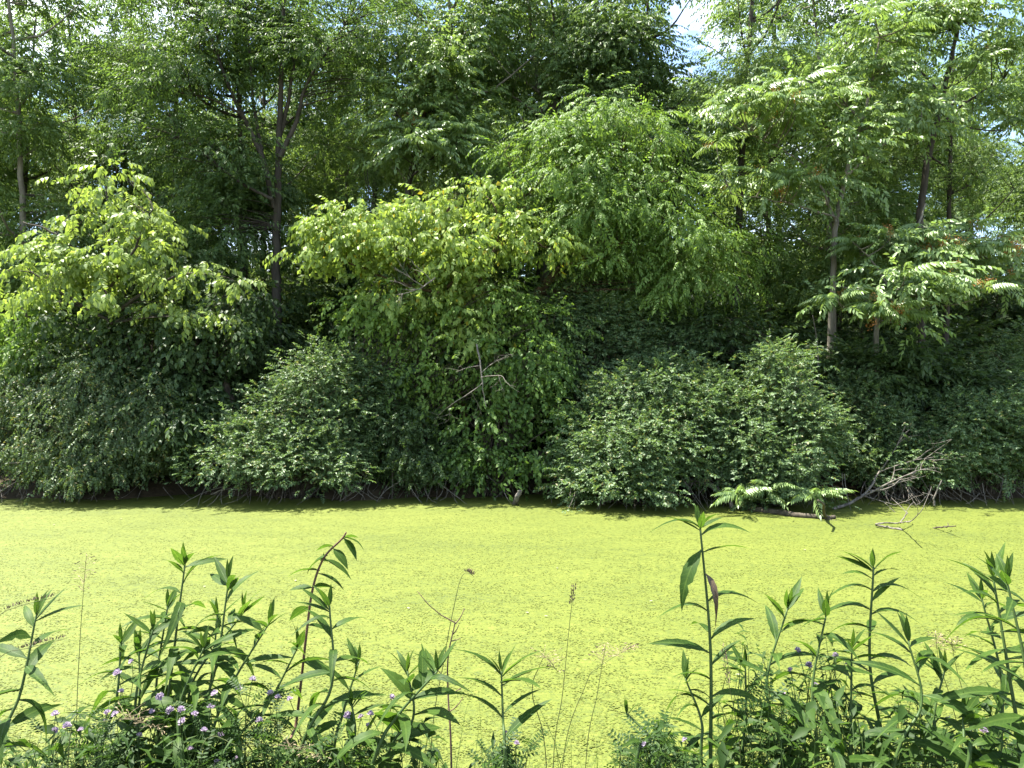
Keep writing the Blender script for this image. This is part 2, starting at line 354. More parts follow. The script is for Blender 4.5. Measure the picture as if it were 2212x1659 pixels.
# ------------------------------------------------------------------ trees with their own limbs
def bez(a, b, c, n=6):
    t = np.linspace(0, 1, n)[:, None]; return (1 - t) ** 2 * a + 2 * t * (1 - t) * b + t * t * c
def make_tree(name, label, kind, leafmat, bark, trunk, limbs, blobs, n_clumps, per, sig=.38, seed=0, group=None, drop=.05, flat=.45,
              tr=(.14, .03), twig_r=.014, smin=.75, smax=1.2, cat='tree', crown='crown', stemname='trunk', rmin=.35, shoot=.4):
    rng = np.random.default_rng(seed)
    base = np.array(trunk[0], float); base[2] = float(ground_z(base[0], base[1])) - .05
    tl = smooth_line([base] + [np.array(p) for p in trunk[1:]], 6, .012, rng)
    root = thing(name, base, label, cat, group)
    r0, r1 = tr; k = np.linspace(0, 1, len(tl)); rad = r0 * (1 - k) ** .8 + r1; rad[:3] *= np.array([1.35, 1.18, 1.06])
    stem_o = MB().tube(tl - base, rad, 10).build(stemname, M[bark], root, True)
    sk = [tl[len(tl) // 3:]]
    for pts, ra, rb in limbs:
        l = smooth_line(pts, 6, .01, rng); sk.append(l)
        MB().tube(l - base, np.linspace(ra, rb, len(l)), 7).build('limb', M[bark], stem_o, True)
    sk = np.concatenate(sk)
    cen, u = sample_clumps(rng, blobs, n_clumps, rmin)
    mb = MB()
    for c in cen:
        d = np.linalg.norm(sk - c, axis=1) + 1.4 * np.maximum(0, sk[:, 2] - c[2] + .2)
        j = int(np.argmin(d)); a = sk[j]; ln = np.linalg.norm(c - a)
        mid = (a + c) / 2 + np.array([0, 0, .12 * ln]) + rng.normal(0, .07 * ln, 3)
        mb.tube(bez(a, mid, c, 7) - base, np.linspace(twig_r * (.7 + .35 * min(ln, 3)), .004, 7), 4)
    ln_, p2, d2 = shoots(rng, cen, u, int(n_clumps * shoot), .4, .95, .1, .5)
    for l in ln_: mb.tube(l - base, np.linspace(.006, .003, 7), 3)
    tag(mb.build('branches', M[bark], root), kind='stuff')
    pos, dr = clump_sprays(rng, cen, u, per, sig, flat, drop=drop)
    pos = np.concatenate([pos, p2]); dr = np.concatenate([dr, d2])
    place_sprays(kind, pos - base, dr, rng, smin, smax).build(crown, M[leafmat], root)
    return root

def pl(Y, *pp): return [P(a, b, Y) for a, b in pp]

make_tree('ash_tree', 'tall dark-trunked tree with forked upright limbs and narrow leaves behind the waterside shrubs', 'ash', 'ash', 'bark',
    pl(21.5, (600, 900), (598, 640), (597, 520), (600, 430), (602, 330), (606, 200), (612, 60), (614, -60)),
    [(pl(21.5, (594, 450), (568, 345), (535, 270), (500, 200), (470, 120), (440, 40)), .085, .03),
     (pl(21.7, (575, 370), (550, 240), (540, 120), (528, 0)), .06, .02),
     (pl(21.3, (604, 340), (640, 262), (656, 200), (695, 125), (745, 55)), .075, .02),
     (pl(21.6, (604, 300), (626, 200), (640, 90), (652, -20)), .065, .02),
     (pl(21.2, (520, 245), (450, 212), (385, 200), (330, 190)), .04, .012),
     (pl(21.0, (590, 430), (520, 395), (440, 330), (390, 300)), .05, .012)],
    [blob(540, 80, 21.3, 170, 90), blob(420, 150, 21.0, 110, 80), blob(700, 130, 21.2, 120, 90), blob(810, 70, 21.5, 110, 90), blob(640, -20, 21.6, 250, 80),
     blob(470, 330, 21.2, 150, 70), blob(330, 250, 21.4, 110, 100), blob(790, 190, 21.6, 60, 60), blob(480, 520, 21.6, 130, 80), blob(380, -10, 21.6, 130, 80)],
    250, 17, .38, 1, flat=.4, tr=(.11, .03))
make_tree('broadleaf_tree', 'bright light green tree with big drooping leaves over the dark left-hand water margin', 'broad', 'broad', 'bark',
    pl(19.9, (215, 900), (222, 720), (230, 600), (235, 480), (230, 380)),
    [(pl(18.3, (243, 660), (180, 560), (110, 500), (50, 480)), .05, .015), (pl(18.2, (243, 680), (330, 620), (410, 590), (490, 600)), .05, .012),
     (pl(18.2, (240, 620), (300, 520), (330, 450)), .04, .012), (pl(18.1, (243, 700), (130, 630), (60, 580)), .04, .012)],
    [blob(235, 400, 18.5, 62, 52), blob(240, 430, 18.3, 60, 40), blob(190, 490, 18.3, 110, 40), blob(90, 570, 18.1, 95, 50), blob(300, 560, 18.1, 110, 60), blob(200, 620, 17.9, 150, 50), blob(400, 590, 18.0, 80, 40),
     blob(400, 670, 17.9, 75, 32), blob(470, 615, 18.0, 50, 30), blob(290, 470, 18.4, 60, 40), blob(235, 375, 18.5, 40, 35)],
    58, 13, .26, 2, drop=.3, flat=.28, tr=(.06, .02), rmin=.6, shoot=.3)
make_tree('yellow_green_tree', 'yellow-green tree with a scatter of yellow leaves spreading over the middle of the bank', 'yellow', 'yellow', 'bark_warm',
    pl(18.8, (1005, 980), (1000, 860), (985, 760), (970, 680), (965, 580), (960, 470)),
    [(pl(18.6, (972, 690), (900, 590), (820, 520), (720, 490)), .055, .012), (pl(18.5, (985, 740), (1030, 620), (1080, 500), (1060, 430)), .055, .012),
     (pl(18.4, (966, 620), (1040, 560), (1130, 520), (1190, 540)), .04, .012), (pl(18.4, (968, 640), (860, 610), (760, 570), (690, 560)), .04, .01)],
    [blob(1040, 440, 18.6, 80, 45), blob(930, 480, 18.4, 100, 50), blob(790, 490, 18.3, 110, 60), blob(710, 520, 18.2, 70, 60), blob(860, 550, 18.0, 130, 50), blob(1000, 540, 18.0, 120, 60),
     blob(1110, 520, 18.1, 80, 55), blob(1000, 620, 18.2, 90, 50), blob(1180, 540, 18.2, 45, 40), blob(960, 690, 18.3, 90, 50), blob(1040, 730, 18.2, 60, 50), blob(860, 640, 18.2, 70, 40)],
    105, 17, .28, 3, drop=.3, flat=.36, shoot=.3, tr=(.10, .02))
make_tree('elm_tree', 'fresh green tree with fine leaves arching out from a leaning brown limb at mid bank', 'elm', 'elm', 'bark_warm',
    pl(19.8, (1120, 900), (1135, 760), (1150, 660), (1190, 600), (1250, 555), (1300, 520), (1330, 430), (1340, 330)),
    [(pl(19.6, (1260, 550), (1370, 520), (1470, 520), (1570, 540)), .06, .012), (pl(19.5, (1300, 510), (1270, 420), (1230, 350), (1200, 300)), .05, .012),
     (pl(19.4, (1320, 450), (1390, 380), (1420, 310)), .04, .012), (pl(19.3, (1220, 580), (1160, 480), (1120, 400), (1090, 330)), .05, .012)],
    [blob(1310, 270, 19.8, 130, 60), blob(1180, 330, 19.4, 120, 60), blob(1400, 300, 19.6, 80, 60), blob(1270, 390, 19.2, 160, 60), blob(1400, 430, 19.2, 120, 60), blob(1280, 470, 19.0, 130, 60),
     blob(1480, 510, 19.0, 110, 60), blob(1350, 560, 18.9, 110, 45), blob(1560, 560, 19.0, 70, 50), blob(1480, 600, 18.9, 80, 45), blob(1130, 420, 19.4, 70, 50), blob(1380, 640, 19, 35, 45)],
    215, 17, .34, 4, drop=.25, flat=.4)
make_tree('crown_forked_tree', 'pale green tree with a short grey forked trunk high above the middle of the bank', 'wood', 'wood2', 'bark_light',
    pl(24, (1180, 900), (1178, 600), (1175, 400), (1173, 262), (1160, 170), (1150, 80), (1140, -40)),
    [(pl(24, (1174, 265), (1205, 215), (1225, 150), (1222, 60), (1225, -40)), .09, .02), (pl(24, (1190, 235), (1250, 205), (1310, 180), (1340, 150)), .04, .012),
     (pl(23.8, (1165, 200), (1110, 150), (1080, 80), (1060, 10)), .05, .012), (pl(23.8, (1168, 250), (1080, 190), (1020, 160)), .04, .012), (pl(24, (1180, 240), (1265, 130), (1290, 30)), .05, .012)],
    [blob(1160, 30, 23.8, 130, 70), blob(1050, 90, 23.5, 90, 70), blob(1280, 60, 23.7, 80, 70), blob(1330, 120, 23.6, 60, 50), blob(1000, 170, 23.6, 70, 50), blob(1130, 150, 23.3, 60, 50), blob(1180, -50, 24, 200, 60), blob(940, 130, 23.8, 60, 60)],
    110, 17, .38, 5, tr=(.15, .03), drop=.25, flat=.4)

# ------------------------------------------------------------------ pinnate-leaved trees: every frond is a part
def frond_mesh(rng, name, Ln=.70, n=10, lw=.056, ll=.19):
    mb = MB(); t = np.linspace(0, 1, 9); z = .30 * t - .55 * t ** 2; yb = .05 * rng.normal() * t * t
    ax = np.stack([t, yb, z], 1) * Ln
    mb.tube(ax, np.linspace(.004, .0015, 9), 3, 1)
    for i in range(n):
        tt = .16 + .80 * (i + .5) / n; p = np.array([np.interp(tt, t, ax[:, j]) for j in range(3)])
        for sd in (1, -1):
            a = sd * R(74 - 28 * tt) + rng.normal(0, .08)
            d = np.array([math.cos(a) * .9, math.sin(a) * .85, -.72 + rng.normal(0, .12)])
            s = (.72 + .55 * math.sin(math.pi * min(1, tt * .9 + .12))) * rng.uniform(.9, 1.08)
            v, tr = leaf4(ll * s, lw * s, .1, .22, .35); mb.add(v @ frame(d, (rng.normal(0, .12), sd * .5 + rng.normal(0, .12), 1)) + p, tr)
    v, tr = leaf4(ll * .8, lw, .1, .2, .35); mb.add(v @ frame((1, 0, -.5), (0, 0, 1)) + ax[-1], tr)
    return mb.mesh(name, [M['heaven'], M['stem']])
rf = np.random.default_rng(21)
FR = [frond_mesh(rf, 'frond', .68 + .05 * i, 9 + i % 3) for i in range(4)]
def seed_mesh(rng):
    mb = MB()
    for i in range(60):
        c = rng.normal(0, 1, 3) * np.array([.075, .075, .055]); d = rng.normal(size=3)
        v, t = leaf2(.045, .016); mb.add(v @ frame(d, rng.normal(size=3)) + c, t)
    return mb.mesh('seed_cluster', M['seed'])
SEED = [seed_mesh(rf) for _ in range(2)]
def frond_tree(name, label, bark, trunk, limbs, blobs, n_frond, seed, tr=(.09, .02), per=7, n_seed=0, sc=1., filler=0, group=None):
    rng = np.random.default_rng(seed); base = np.array(trunk[0], float); base[2] = float(ground_z(base[0], base[1])) - .05
    tl = smooth_line([base] + trunk[1:], 6, .01, rng); root = thing(name, base, label, 'tree', group)
    k = np.linspace(0, 1, len(tl)); rad = tr[0] * (1 - k) ** .7 + tr[1]
    stem_o = MB().tube(tl - base, rad, 10).build('trunk', M[bark], root, True)
    sk = [tl[len(tl) // 3:]]
    for pts, ra, rb in limbs:
        l = smooth_line(pts, 6, .01, rng); sk.append(l); MB().tube(l - base, np.linspace(ra, rb, len(l)), 6).build('limb', M[bark], stem_o, True)
    sk = np.concatenate(sk); nc = max(1, n_frond // per); cen, u = sample_clumps(rng, blobs, nc, .5, -.5)
    mb = MB()
    for c in cen:
        d = np.linalg.norm(sk - c, axis=1) + 1.2 * np.maximum(0, sk[:, 2] - c[2] + .1); a = sk[int(np.argmin(d))]
        ln = np.linalg.norm(c - a); e = a * .15 + c * .85
        mb.tube(bez(a, e + np.array([0, 0, -.3 * ln]), c, 8) - base, np.linspace(.02, .009, 8), 5)
        ph = rng.uniform(0, 6.28)
        for j in range(per):
            az = ph + j * 2.4; el = rng.uniform(-.25, .55)
            d = np.array([math.cos(az) * math.cos(el), math.sin(az) * math.cos(el), math.sin(el)]) + u[len(d) * 0] * 0
            o = link('frond', FR[int(rng.integers(0, 4))], root)
            fr = frame(d, (rng.normal(0, .18), rng.normal(0, .18), 1)); s = sc * rng.uniform(.75, 1.15)
            o.matrix_local = Matrix.Translation(Vector(c - base)) @ Matrix(fr.T.tolist()).to_4x4() @ Matrix.Scale(s, 4)
    tag(mb.build('branches', M[bark], root), kind='stuff')
    for i in range(n_seed):
        c = cen[int(rng.integers(0, nc))] + rng.normal(0, .12, 3) + np.array([0, -.15, .05])
        o = tag(link('seed_cluster', SEED[i % 2], root, Vector(c - base)), kind='stuff'); s = rng.uniform(.8, 1.5); o.scale = (s, s, s * .8); o.rotation_euler = (rng.uniform(0, 6), rng.uniform(0, 6), 0)
    if filler:
        c2, u2 = sample_clumps(rng, blobs, filler); pos, dr = clump_sprays(rng, c2, u2, 12, .4, drop=.1)
        place_sprays('wood', pos - base, dr, rng).build('crown', M['heaven'], root)
    return root
frond_tree('tree_of_heaven', 'pale straight-trunked tree with long feathery fronds and orange seed clusters above the upright shrub', 'bark_light',
    pl(19.6, (1788, 960), (1792, 800), (1799, 620), (1804, 500), (1822, 400), (1850, 300), (1880, 200), (1900, 80)),
    [(pl(19.4, (1806, 480), (1760, 380), (1700, 330), (1620, 290)), .035, .012), (pl(19.5, (1830, 380), (1900, 320), (1990, 260)), .035, .012), (pl(19.3, (1806, 470), (1740, 450), (1660, 430), (1580, 420)), .03, .01), (pl(19.5, (1860, 260), (1800, 200), (1740, 170)), .03, .01)],
    [blob(1850, 180, 19.5, 100, 60), blob(1740, 210, 19.2, 90, 50), blob(1620, 240, 19.0, 110, 35), blob(1950, 240, 19.4, 100, 60), blob(1800, 320, 19.2, 110, 40), blob(1660, 400, 19.1, 110, 30), blob(1560, 310, 19.0, 60, 20), blob(1840, 400, 19.2, 80, 30), blob(1900, 90, 19.6, 90, 50)],
    294, 31, n_seed=16, filler=55, tr=(.075, .015))
frond_tree('tree_of_heaven', 'feathery-fronded tree heavy with orange seed clusters leaning low over the bank at far right', 'bark_light',
    pl(18.9, (1896, 960), (1893, 760), (1898, 680), (1930, 600), (1970, 520), (2000, 440)),
    [(pl(18.6, (1900, 670), (1960, 600), (2030, 560), (2110, 540)), .035, .012), (pl(18.5, (1898, 690), (1860, 640), (1800, 610)), .03, .01), (pl(18.4, (1920, 620), (1880, 560), (1850, 530)), .03, .01)],
    [blob(1930, 530, 18.4, 100, 35), blob(2050, 560, 18.3, 90, 35), blob(2130, 530, 18.5, 80, 50), blob(1850, 530, 18.4, 45, 22), blob(1960, 610, 17.6, 110, 36), blob(1790, 650, 17.8, 45, 18), blob(1930, 700, 17.3, 60, 36), blob(2080, 630, 17.5, 70, 30), blob(2180, 580, 18.4, 50, 50)],
    294, 32, n_seed=34, sc=.98, filler=22, tr=(.055, .015))
frond_tree('tree_of_heaven', 'tall feathery-fronded tree with a dark slanting trunk filling the upper right corner', 'bark',
    pl(21, (2000, 950), (1985, 560), (1995, 400), (2020, 280), (2045, 170), (2070, 60), (2090, -40)),
    [(pl(20.8, (2020, 280), (2090, 220), (2170, 170)), .04, .012), (pl(20.7, (2035, 210), (1980, 140), (1940, 80)), .04, .012)],
    [blob(2060, 60, 20.6, 130, 60), blob(2150, 130, 20.6, 90, 70), blob(1960, 120, 20.5, 90, 50), blob(2050, 190, 20.4, 110, 40), blob(2120, 10, 20.8, 120, 50), blob(1960, 30, 20.8, 90, 40), blob(2180, 240, 20.6, 60, 40)],
    245, 33, n_seed=10, filler=55)
frond_tree('tree_of_heaven', 'silvery feathery-fronded tree left of the forked trunk, its fronds above the yellow-green tree', 'bark',
    pl(21.5, (895, 950), (890, 560), (882, 420), (900, 320), (920, 230), (940, 140)),
    [(pl(21.2, (890, 380), (950, 330), (1010, 300)), .035, .012), (pl(21.2, (905, 300), (860, 250), (840, 200)), .03, .01)],
    [blob(930, 330, 20.8, 100, 35), blob(900, 220, 21.0, 80, 50), blob(960, 160, 21.2, 60, 50), blob(1000, 290, 20.9, 60, 25), blob(850, 280, 21, 50, 30)],
    168, 34, n_seed=5, filler=45)
frond_tree('tree_of_heaven_sapling', 'low sapling with long feathery fronds reaching over the duckweed beside the sunken log', 'stem',
    pl(15.5, (1690, 1100), (1692, 1085), (1697, 1065)), [(pl(15.4, (1692, 1088), (1735, 1070)), .012, .006), (pl(15.4, (1692, 1088), (1620, 1075)), .012, .006)],
    [blob(1755, 1068, 15.3, 22, 12, .2), blob(1600, 1068, 15.4, 20, 12, .2), blob(1680, 1060, 15.5, 35, 12, .2)], 40, 35, tr=(.02, .008), per=5, sc=.8)

# ------------------------------------------------------------------ the wood behind: shared meshes, one object tree each
WOODLAB = ['dark-barked tree with broad dull leaves deep in the wood', 'dark-barked tree with narrow hanging leaves deep in the wood', 'pale-barked tree standing deep in the wood', 'dark-barked tree with fine fresh green leaves deep in the wood']
def wood_proto(i, kind, leafmat, bark, h):
    rng = np.random.default_rng(100 + i); lean = rng.normal(0, .35, 2)
    trunk = [np.array([lean[0] * t * t, lean[1] * t * t, h * t]) + np.array([.12 * math.sin(3 * t + i), 0, 0]) for t in np.linspace(0, 1, 7)]
    limbs = []
    for j in range(8):
        t0 = rng.uniform(.35, .85); a = np.array([np.interp(t0, np.linspace(0, 1, 7), [p[q] for p in trunk]) for q in range(3)])
        az = rng.uniform(0, 6.28); ln = rng.uniform(1.6, 3.2) * (1.2 - .5 * t0)
        d = np.array([math.cos(az), math.sin(az), rng.uniform(.35, 1.)]); b = a + unit(d) * ln; m = (a + b) / 2 + np.array([0, 0, -.15 * ln]); limbs.append(([a, m, b], .055, .014))
    bl = []
    for j in range(14):
        z = rng.uniform(.28, 1.02) * h; rr = rng.uniform(.3, 2.0) * (1.15 - .45 * z / h); az = rng.uniform(0, 6.28)
        bl.append((np.array([rr * math.cos(az), rr * math.sin(az), z]), np.array([rng.uniform(.8, 1.4), rng.uniform(.8, 1.4), rng.uniform(.5, .95)])))
    root = thing('woodland_tree', (0, 0, 0), WOODLAB[i], 'tree', 'trees of the wood behind the bank')
    tl = smooth_line(trunk, 5, .015, rng); MB().tube(tl, np.linspace(.15, .03, len(tl)), 8).build('trunk', M[bark], root, True)
    sk = [tl[len(tl) // 3:]]
    lm = MB()
    for pts, ra, rb in limbs:
        l = smooth_line(pts, 5, .015, rng); sk.append(l); lm.tube(l, np.linspace(ra, rb, len(l)), 5)
    sk = np.concatenate(sk); cen, u = sample_clumps(rng, bl, 170, .5)
    for c in cen:
        d = np.linalg.norm(sk - c, axis=1) + 1.2 * np.maximum(0, sk[:, 2] - c[2] + .2); a = sk[int(np.argmin(d))]
        lm.tube(bez(a, (a + c) / 2 + rng.normal(0, .08, 3), c, 5), np.linspace(.018, .004, 5), 3)
    tag(lm.build('branches', M[bark], root), kind='stuff')
    pos, dr = clump_sprays(rng, cen, u, 18, .36, .38, drop=.15)
    place_sprays(kind, pos, dr, rng).build('crown', M[leafmat], root)
    return root
protos = [wood_proto(0, 'wood', 'wood', 'bark', 15.5), wood_proto(1, 'ash', 'wood2', 'bark', 17.), wood_proto(2, 'wood', 'wood2', 'bark_light', 16.5), wood_proto(3, 'elm', 'wood2', 'bark', 16.)]
rw = np.random.default_rng(7); used = [False] * 4
def put_wood(x, y, i, s=1., lab=None):
    o = protos[i] if not used[i] else copy_tree(protos[i]); used[i] = True
    o.location = (x, y, float(ground_z(x, y)) - .05); o.rotation_euler = (0, 0, rw.uniform(0, 6.28)); o.scale = (s, s, s)
    if lab: o['label'] = lab
    return o
spots = []
for y0, dx in ((23.2, 3.1), (26.5, 3.3), (30.5, 3.6), (36.5, 4.2), (45, 5.5)):
    half = .67 * y0 + 4.5
    for x in np.arange(-half, half, dx): spots.append((x + rw.normal(0, .7), y0 + rw.normal(0, .7)))
for j, (x, y) in enumerate(spots):
    px = CX + F * x / y
    gap = abs(px - 880) < 40 and y < 30    # the sky shows through here
    put_wood(x, y, j % 4, rw.uniform(.78, .98) * (1 + max(0, y - 26) * .014) * (.75 if gap else 1))

# ------------------------------------------------------------------ understorey shrubs of the wood: shared meshes
def shrub_proto(i):
    rng = np.random.default_rng(200 + i)
    root = thing('woodland_shrub', (0, 0, 0), ['small-leaved dark shrub in the shaded understorey of the wood', 'broad-leaved dark shrub in the shaded understorey of the wood', 'drooping dark shrub in the shaded understorey of the wood'][i], 'shrub', 'understorey shrubs of the wood')
    bl = [(np.array([rng.normal(0, .7), rng.normal(0, .6), rng.uniform(.6, 2.3)]), np.array([rng.uniform(.7, 1.1), rng.uniform(.6, 1), rng.uniform(.5, .8)])) for _ in range(6)]
    cen, u = sample_clumps(rng, bl, 90); mb = MB()
    for c in cen: mb.tube(bez(np.array([rng.normal(0, .1), rng.normal(0, .1), 0]), np.array([c[0] * .3, c[1] * .3, c[2] * .8]), c, 5), np.linspace(.018, .004, 5), 3)
    tag(mb.build('stems', M['twig'], root), kind='stuff')
    pos, dr = clump_sprays(rng, cen, u, 12, .3, drop=.05)
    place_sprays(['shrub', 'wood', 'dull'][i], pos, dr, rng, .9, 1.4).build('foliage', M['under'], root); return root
sp_ = [shrub_proto(i) for i in range(3)]; us = [False] * 3
def put_shrub(x, y, i, s):
    o = sp_[i] if not us[i] else copy_tree(sp_[i]); us[i] = True
    o.location = (x, y, float(ground_z(x, y)) - .05); o.rotation_euler = (0, 0, rw.uniform(0, 6.28)); o.scale = (s, s, s * rw.uniform(.85, 1.1)); return o
k = 0
for y0, dx, s0 in ((19.4, 1.9, .8), (22, 2.1, 1.1), (25.5, 2.3, 1.4), (31, 3.0, 2.0), (41, 4.5, 3.2)):
    half = .67 * y0 + 3
    for x in np.arange(-half, half, dx):
        put_shrub(x + rw.normal(0, .4), y0 + rw.normal(0, .4), k % 3, s0 * rw.uniform(.8, 1.15)); k += 1

# ------------------------------------------------------------------ waterside shrubs
def bush(name, label, kind, leafmat, base_px, Y, blobs, n_clumps, per, seed, sig=.23, drop=-.05, roots=40, twig='twig', smin=.8, smax=1.25, out=.45, lift=.36):
    rng = np.random.default_rng(seed); base = P(base_px, 1060, Y); base[2] = float(ground_z(base[0], base[1])) - .05
    root = thing(name, base, label, 'shrub', 'shrubs along the far waterline')
    cen, u = sample_clumps(rng, blobs, n_clumps, .45, -.9); mb = MB()
    for c in cen:
        b = base + np.array([rng.normal(0, .25), rng.normal(0, .15), 0])
        mb.tube(bez(b, np.array([b[0] * .55 + c[0] * .45, b[1] * .5 + c[1] * .5, b[2] + (c[2] - b[2]) * .9]), c, 7) - base, np.linspace(.02, .004, 7), 4)
    ln_, p2, d2 = shoots(rng, cen, u, n_clumps // 3, .3, .8, .3, .4)
    for l in ln_: mb.tube(l - base, np.linspace(.006, .003, 7), 3)
    tag(mb.build('stems', M[twig], root), kind='stuff')
    if roots:
        tw = MB(); lo = min(b[0][0] - b[1][0] for b in blobs); hi = max(b[0][0] + b[1][0] for b in blobs)
        for i in range(roots):
            x = rng.uniform(lo + .2, hi - .2); y = Y - rng.uniform(.2, 1.3); a = np.array([x, y + .3, rng.uniform(.25, .7)])
            e = np.array([x + rng.normal(0, .35), y - rng.uniform(0, .3), rng.uniform(-.05, .12)])
            tw.tube(bez(a, (a + e) / 2 + rng.normal(0, .12, 3), e, 5) - base, np.linspace(.011, .004, 5), 4)
        tag(tw.build('bare_twigs', M['dead'], root), kind='stuff')
    pos, dr = clump_sprays(rng, cen, u, per, sig, .8, out, drop)
    pos = np.concatenate([pos, p2]); dr = np.concatenate([dr, d2])
    ok = pos[:, 2] > lift + .15 * np.sin(pos[:, 0] * 3.1 + seed) + .08 * np.sin(pos[:, 0] * 7.7)
    place_sprays(kind, pos[ok] - base, dr[ok], rng, smin, smax).build('foliage', M[leafmat], root)
    return root
bush('weeping_shrub', 'big dull green weeping shrub hanging to the water at far left', 'dull', 'dull', 180, 17.9,
     [blob(80, 830, 17.9, 110, 80), blob(230, 850, 17.6, 110, 80), blob(110, 940, 17.4, 120, 70), blob(270, 940, 17.2, 90, 80), blob(335, 920, 17.3, 50, 90), blob(180, 1010, 17.0, 110, 45), blob(20, 930, 17.6, 80, 80)], 165, 38, 41, drop=.45)
bush('arching_shrub', 'grey-green arching shrub with bare twigs at its foot, between dark hollows of the left bank', 'shrub', 'shrub', 640, 17.7,
     [blob(690, 820, 17.7, 90, 70), blob(620, 920, 17.3, 110, 70), blob(740, 930, 17.4, 80, 90), blob(530, 980, 16.9, 90, 60), blob(660, 1000, 16.8, 110, 60), blob(460, 1020, 16.8, 50, 25), blob(760, 840, 17.8, 60, 70)], 170, 42, 42)
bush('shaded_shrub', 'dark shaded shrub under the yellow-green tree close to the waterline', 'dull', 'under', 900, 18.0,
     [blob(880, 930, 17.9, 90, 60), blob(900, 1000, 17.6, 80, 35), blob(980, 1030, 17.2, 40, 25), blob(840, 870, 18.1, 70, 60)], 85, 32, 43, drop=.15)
bush('vine_draped_shrub', 'shrub draped with broad pointed leaves hanging down below the dead branch', 'vine', 'vine', 1060, 17.9,
     [blob(1040, 930, 17.4, 60, 60), blob(1060, 1000, 17.1, 50, 25), blob(1150, 860, 17.6, 60, 80), blob(1190, 960, 17.3, 60, 50), blob(1120, 780, 17.8, 70, 50), blob(1010, 990, 17.2, 40, 30), blob(1160, 1000, 17.2, 40, 20)], 80, 10, 44, drop=.25, roots=8, smin=.7, smax=1.05)
bush('leafy_shrub', 'dense bright green rounded shrub leaning over the duckweed at mid right', 'shrub', 'shrub', 1390, 17.0,
     [blob(1370, 860, 17.4, 110, 60), blob(1290, 950, 16.9, 80, 60), blob(1390, 980, 16.4, 110, 75), blob(1470, 920, 16.8, 80, 80), blob(1350, 1050, 16.1, 90, 35), blob(1260, 1030, 16.5, 50, 30), blob(1450, 840, 17.4, 80, 50)], 185, 44, 45, smin=.95, smax=1.4, lift=.2)
bush('upright_shrub', 'tallest waterside shrub, rising to a pointed top in front of the pale trunk', 'shrub', 'shrub', 1650, 16.9,
     [blob(1690, 790, 17.2, 55, 45), blob(1670, 860, 17.0, 90, 60), blob(1590, 920, 16.7, 80, 70), blob(1720, 930, 16.7, 90, 70), blob(1650, 1000, 16.3, 100, 60), blob(1680, 1060, 16.1, 80, 35), blob(1780, 950, 16.9, 45, 60), blob(1540, 980, 16.6, 50, 50), blob(1560, 860, 17.1, 60, 50)], 200, 44, 46, lift=.2)
bush('low_shrub', 'low shaded shrub behind the branching dead limb at the right of the bank', 'shrub', 'shrub', 1930, 17.6,
     [blob(1920, 960, 17.6, 90, 60), blob(1990, 1000, 17.2, 60, 45), blob(1880, 1010, 17.4, 50, 40), blob(1860, 880, 18, 60, 50)], 90, 38, 47)
bush('spreading_shrub', 'wide leafy shrub with tangled bare roots at far right of the waterline', 'shrub', 'shrub', 2110, 17.5,
     [blob(2090, 920, 17.5, 90, 60), blob(2170, 950, 17.2, 80, 70), blob(2060, 980, 17.1, 70, 45), blob(2200, 1000, 17, 60, 40), blob(2240, 900, 17.6, 70, 80)], 115, 42, 48, smin=.95, smax=1.35, roots=50)
bush('silvery_shrub', 'silvery shrub half cut off at the right-hand edge above the wide leafy shrub', 'shrub', 'shrub', 2210, 18.6,
     [blob(2190, 820, 18.4, 50, 60), blob(2230, 760, 18.6, 60, 60), blob(2170, 890, 18.3, 40, 40), blob(2260, 860, 18.5, 70, 70)], 60, 40, 49, roots=0)
bush('backing_shrub', 'dusky small-leaved shrub behind the bright rounded shrub, under the arching green tree', 'shrub', 'shrub', 1300, 19.2,
     [blob(1220, 680, 19.2, 80, 60), blob(1310, 710, 19.2, 90, 60), blob(1260, 770, 19.0, 100, 60), blob(1420, 760, 19.2, 90, 50)], 95, 40, 50, roots=0, smin=1, smax=1.4)
bush('backing_shrub', 'dusky shrub around the foot of the pale trunk, behind the pointed shrub', 'wood', 'under', 1850, 19.0,
     [blob(1850, 830, 19.0, 90, 60), blob(1950, 800, 19.0, 90, 50), blob(1560, 740, 19.4, 90, 60), blob(1880, 900, 18.6, 70, 40), blob(2060, 850, 18.8, 90, 60)], 130, 13, 51, roots=0)
bush('sunlit_sapling', 'bright green leafy sapling behind the weeping shrub at the left-hand edge', 'vine', 'elm', 40, 18.6,
     [blob(30, 770, 18.4, 60, 40), blob(90, 760, 18.5, 50, 25), blob(20, 690, 18.6, 50, 30)], 45, 9, 52, roots=0, drop=.2)
bush('hanging_sapling', 'small bright sapling at the left shoulder of the vine-draped middle, above the arching shrub', 'vine', 'elm', 800, 18.6,
     [blob(760, 690, 18.2, 60, 35), blob(830, 650, 18.3, 60, 45), blob(900, 680, 18.4, 70, 45), blob(980, 680, 18.3, 60, 50), blob(870, 760, 18.4, 90, 60), blob(1070, 660, 18.3, 70, 60), blob(980, 800, 18.2, 90, 60), blob(1090, 800, 18.0, 80, 70), blob(900, 850, 18.2, 70, 50), blob(1180, 720, 18.3, 60, 50)], 105, 11, 53, roots=0, drop=.2, smin=.65, smax=1., sig=.26)

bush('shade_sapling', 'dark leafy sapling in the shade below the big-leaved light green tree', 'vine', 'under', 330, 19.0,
     [blob(330, 730, 18.9, 130, 60), blob(470, 740, 19.0, 110, 70), blob(200, 720, 18.9, 90, 50), blob(420, 830, 18.9, 80, 50), blob(520, 650, 19.2, 80, 60)], 140, 10, 54, roots=0, drop=.2)

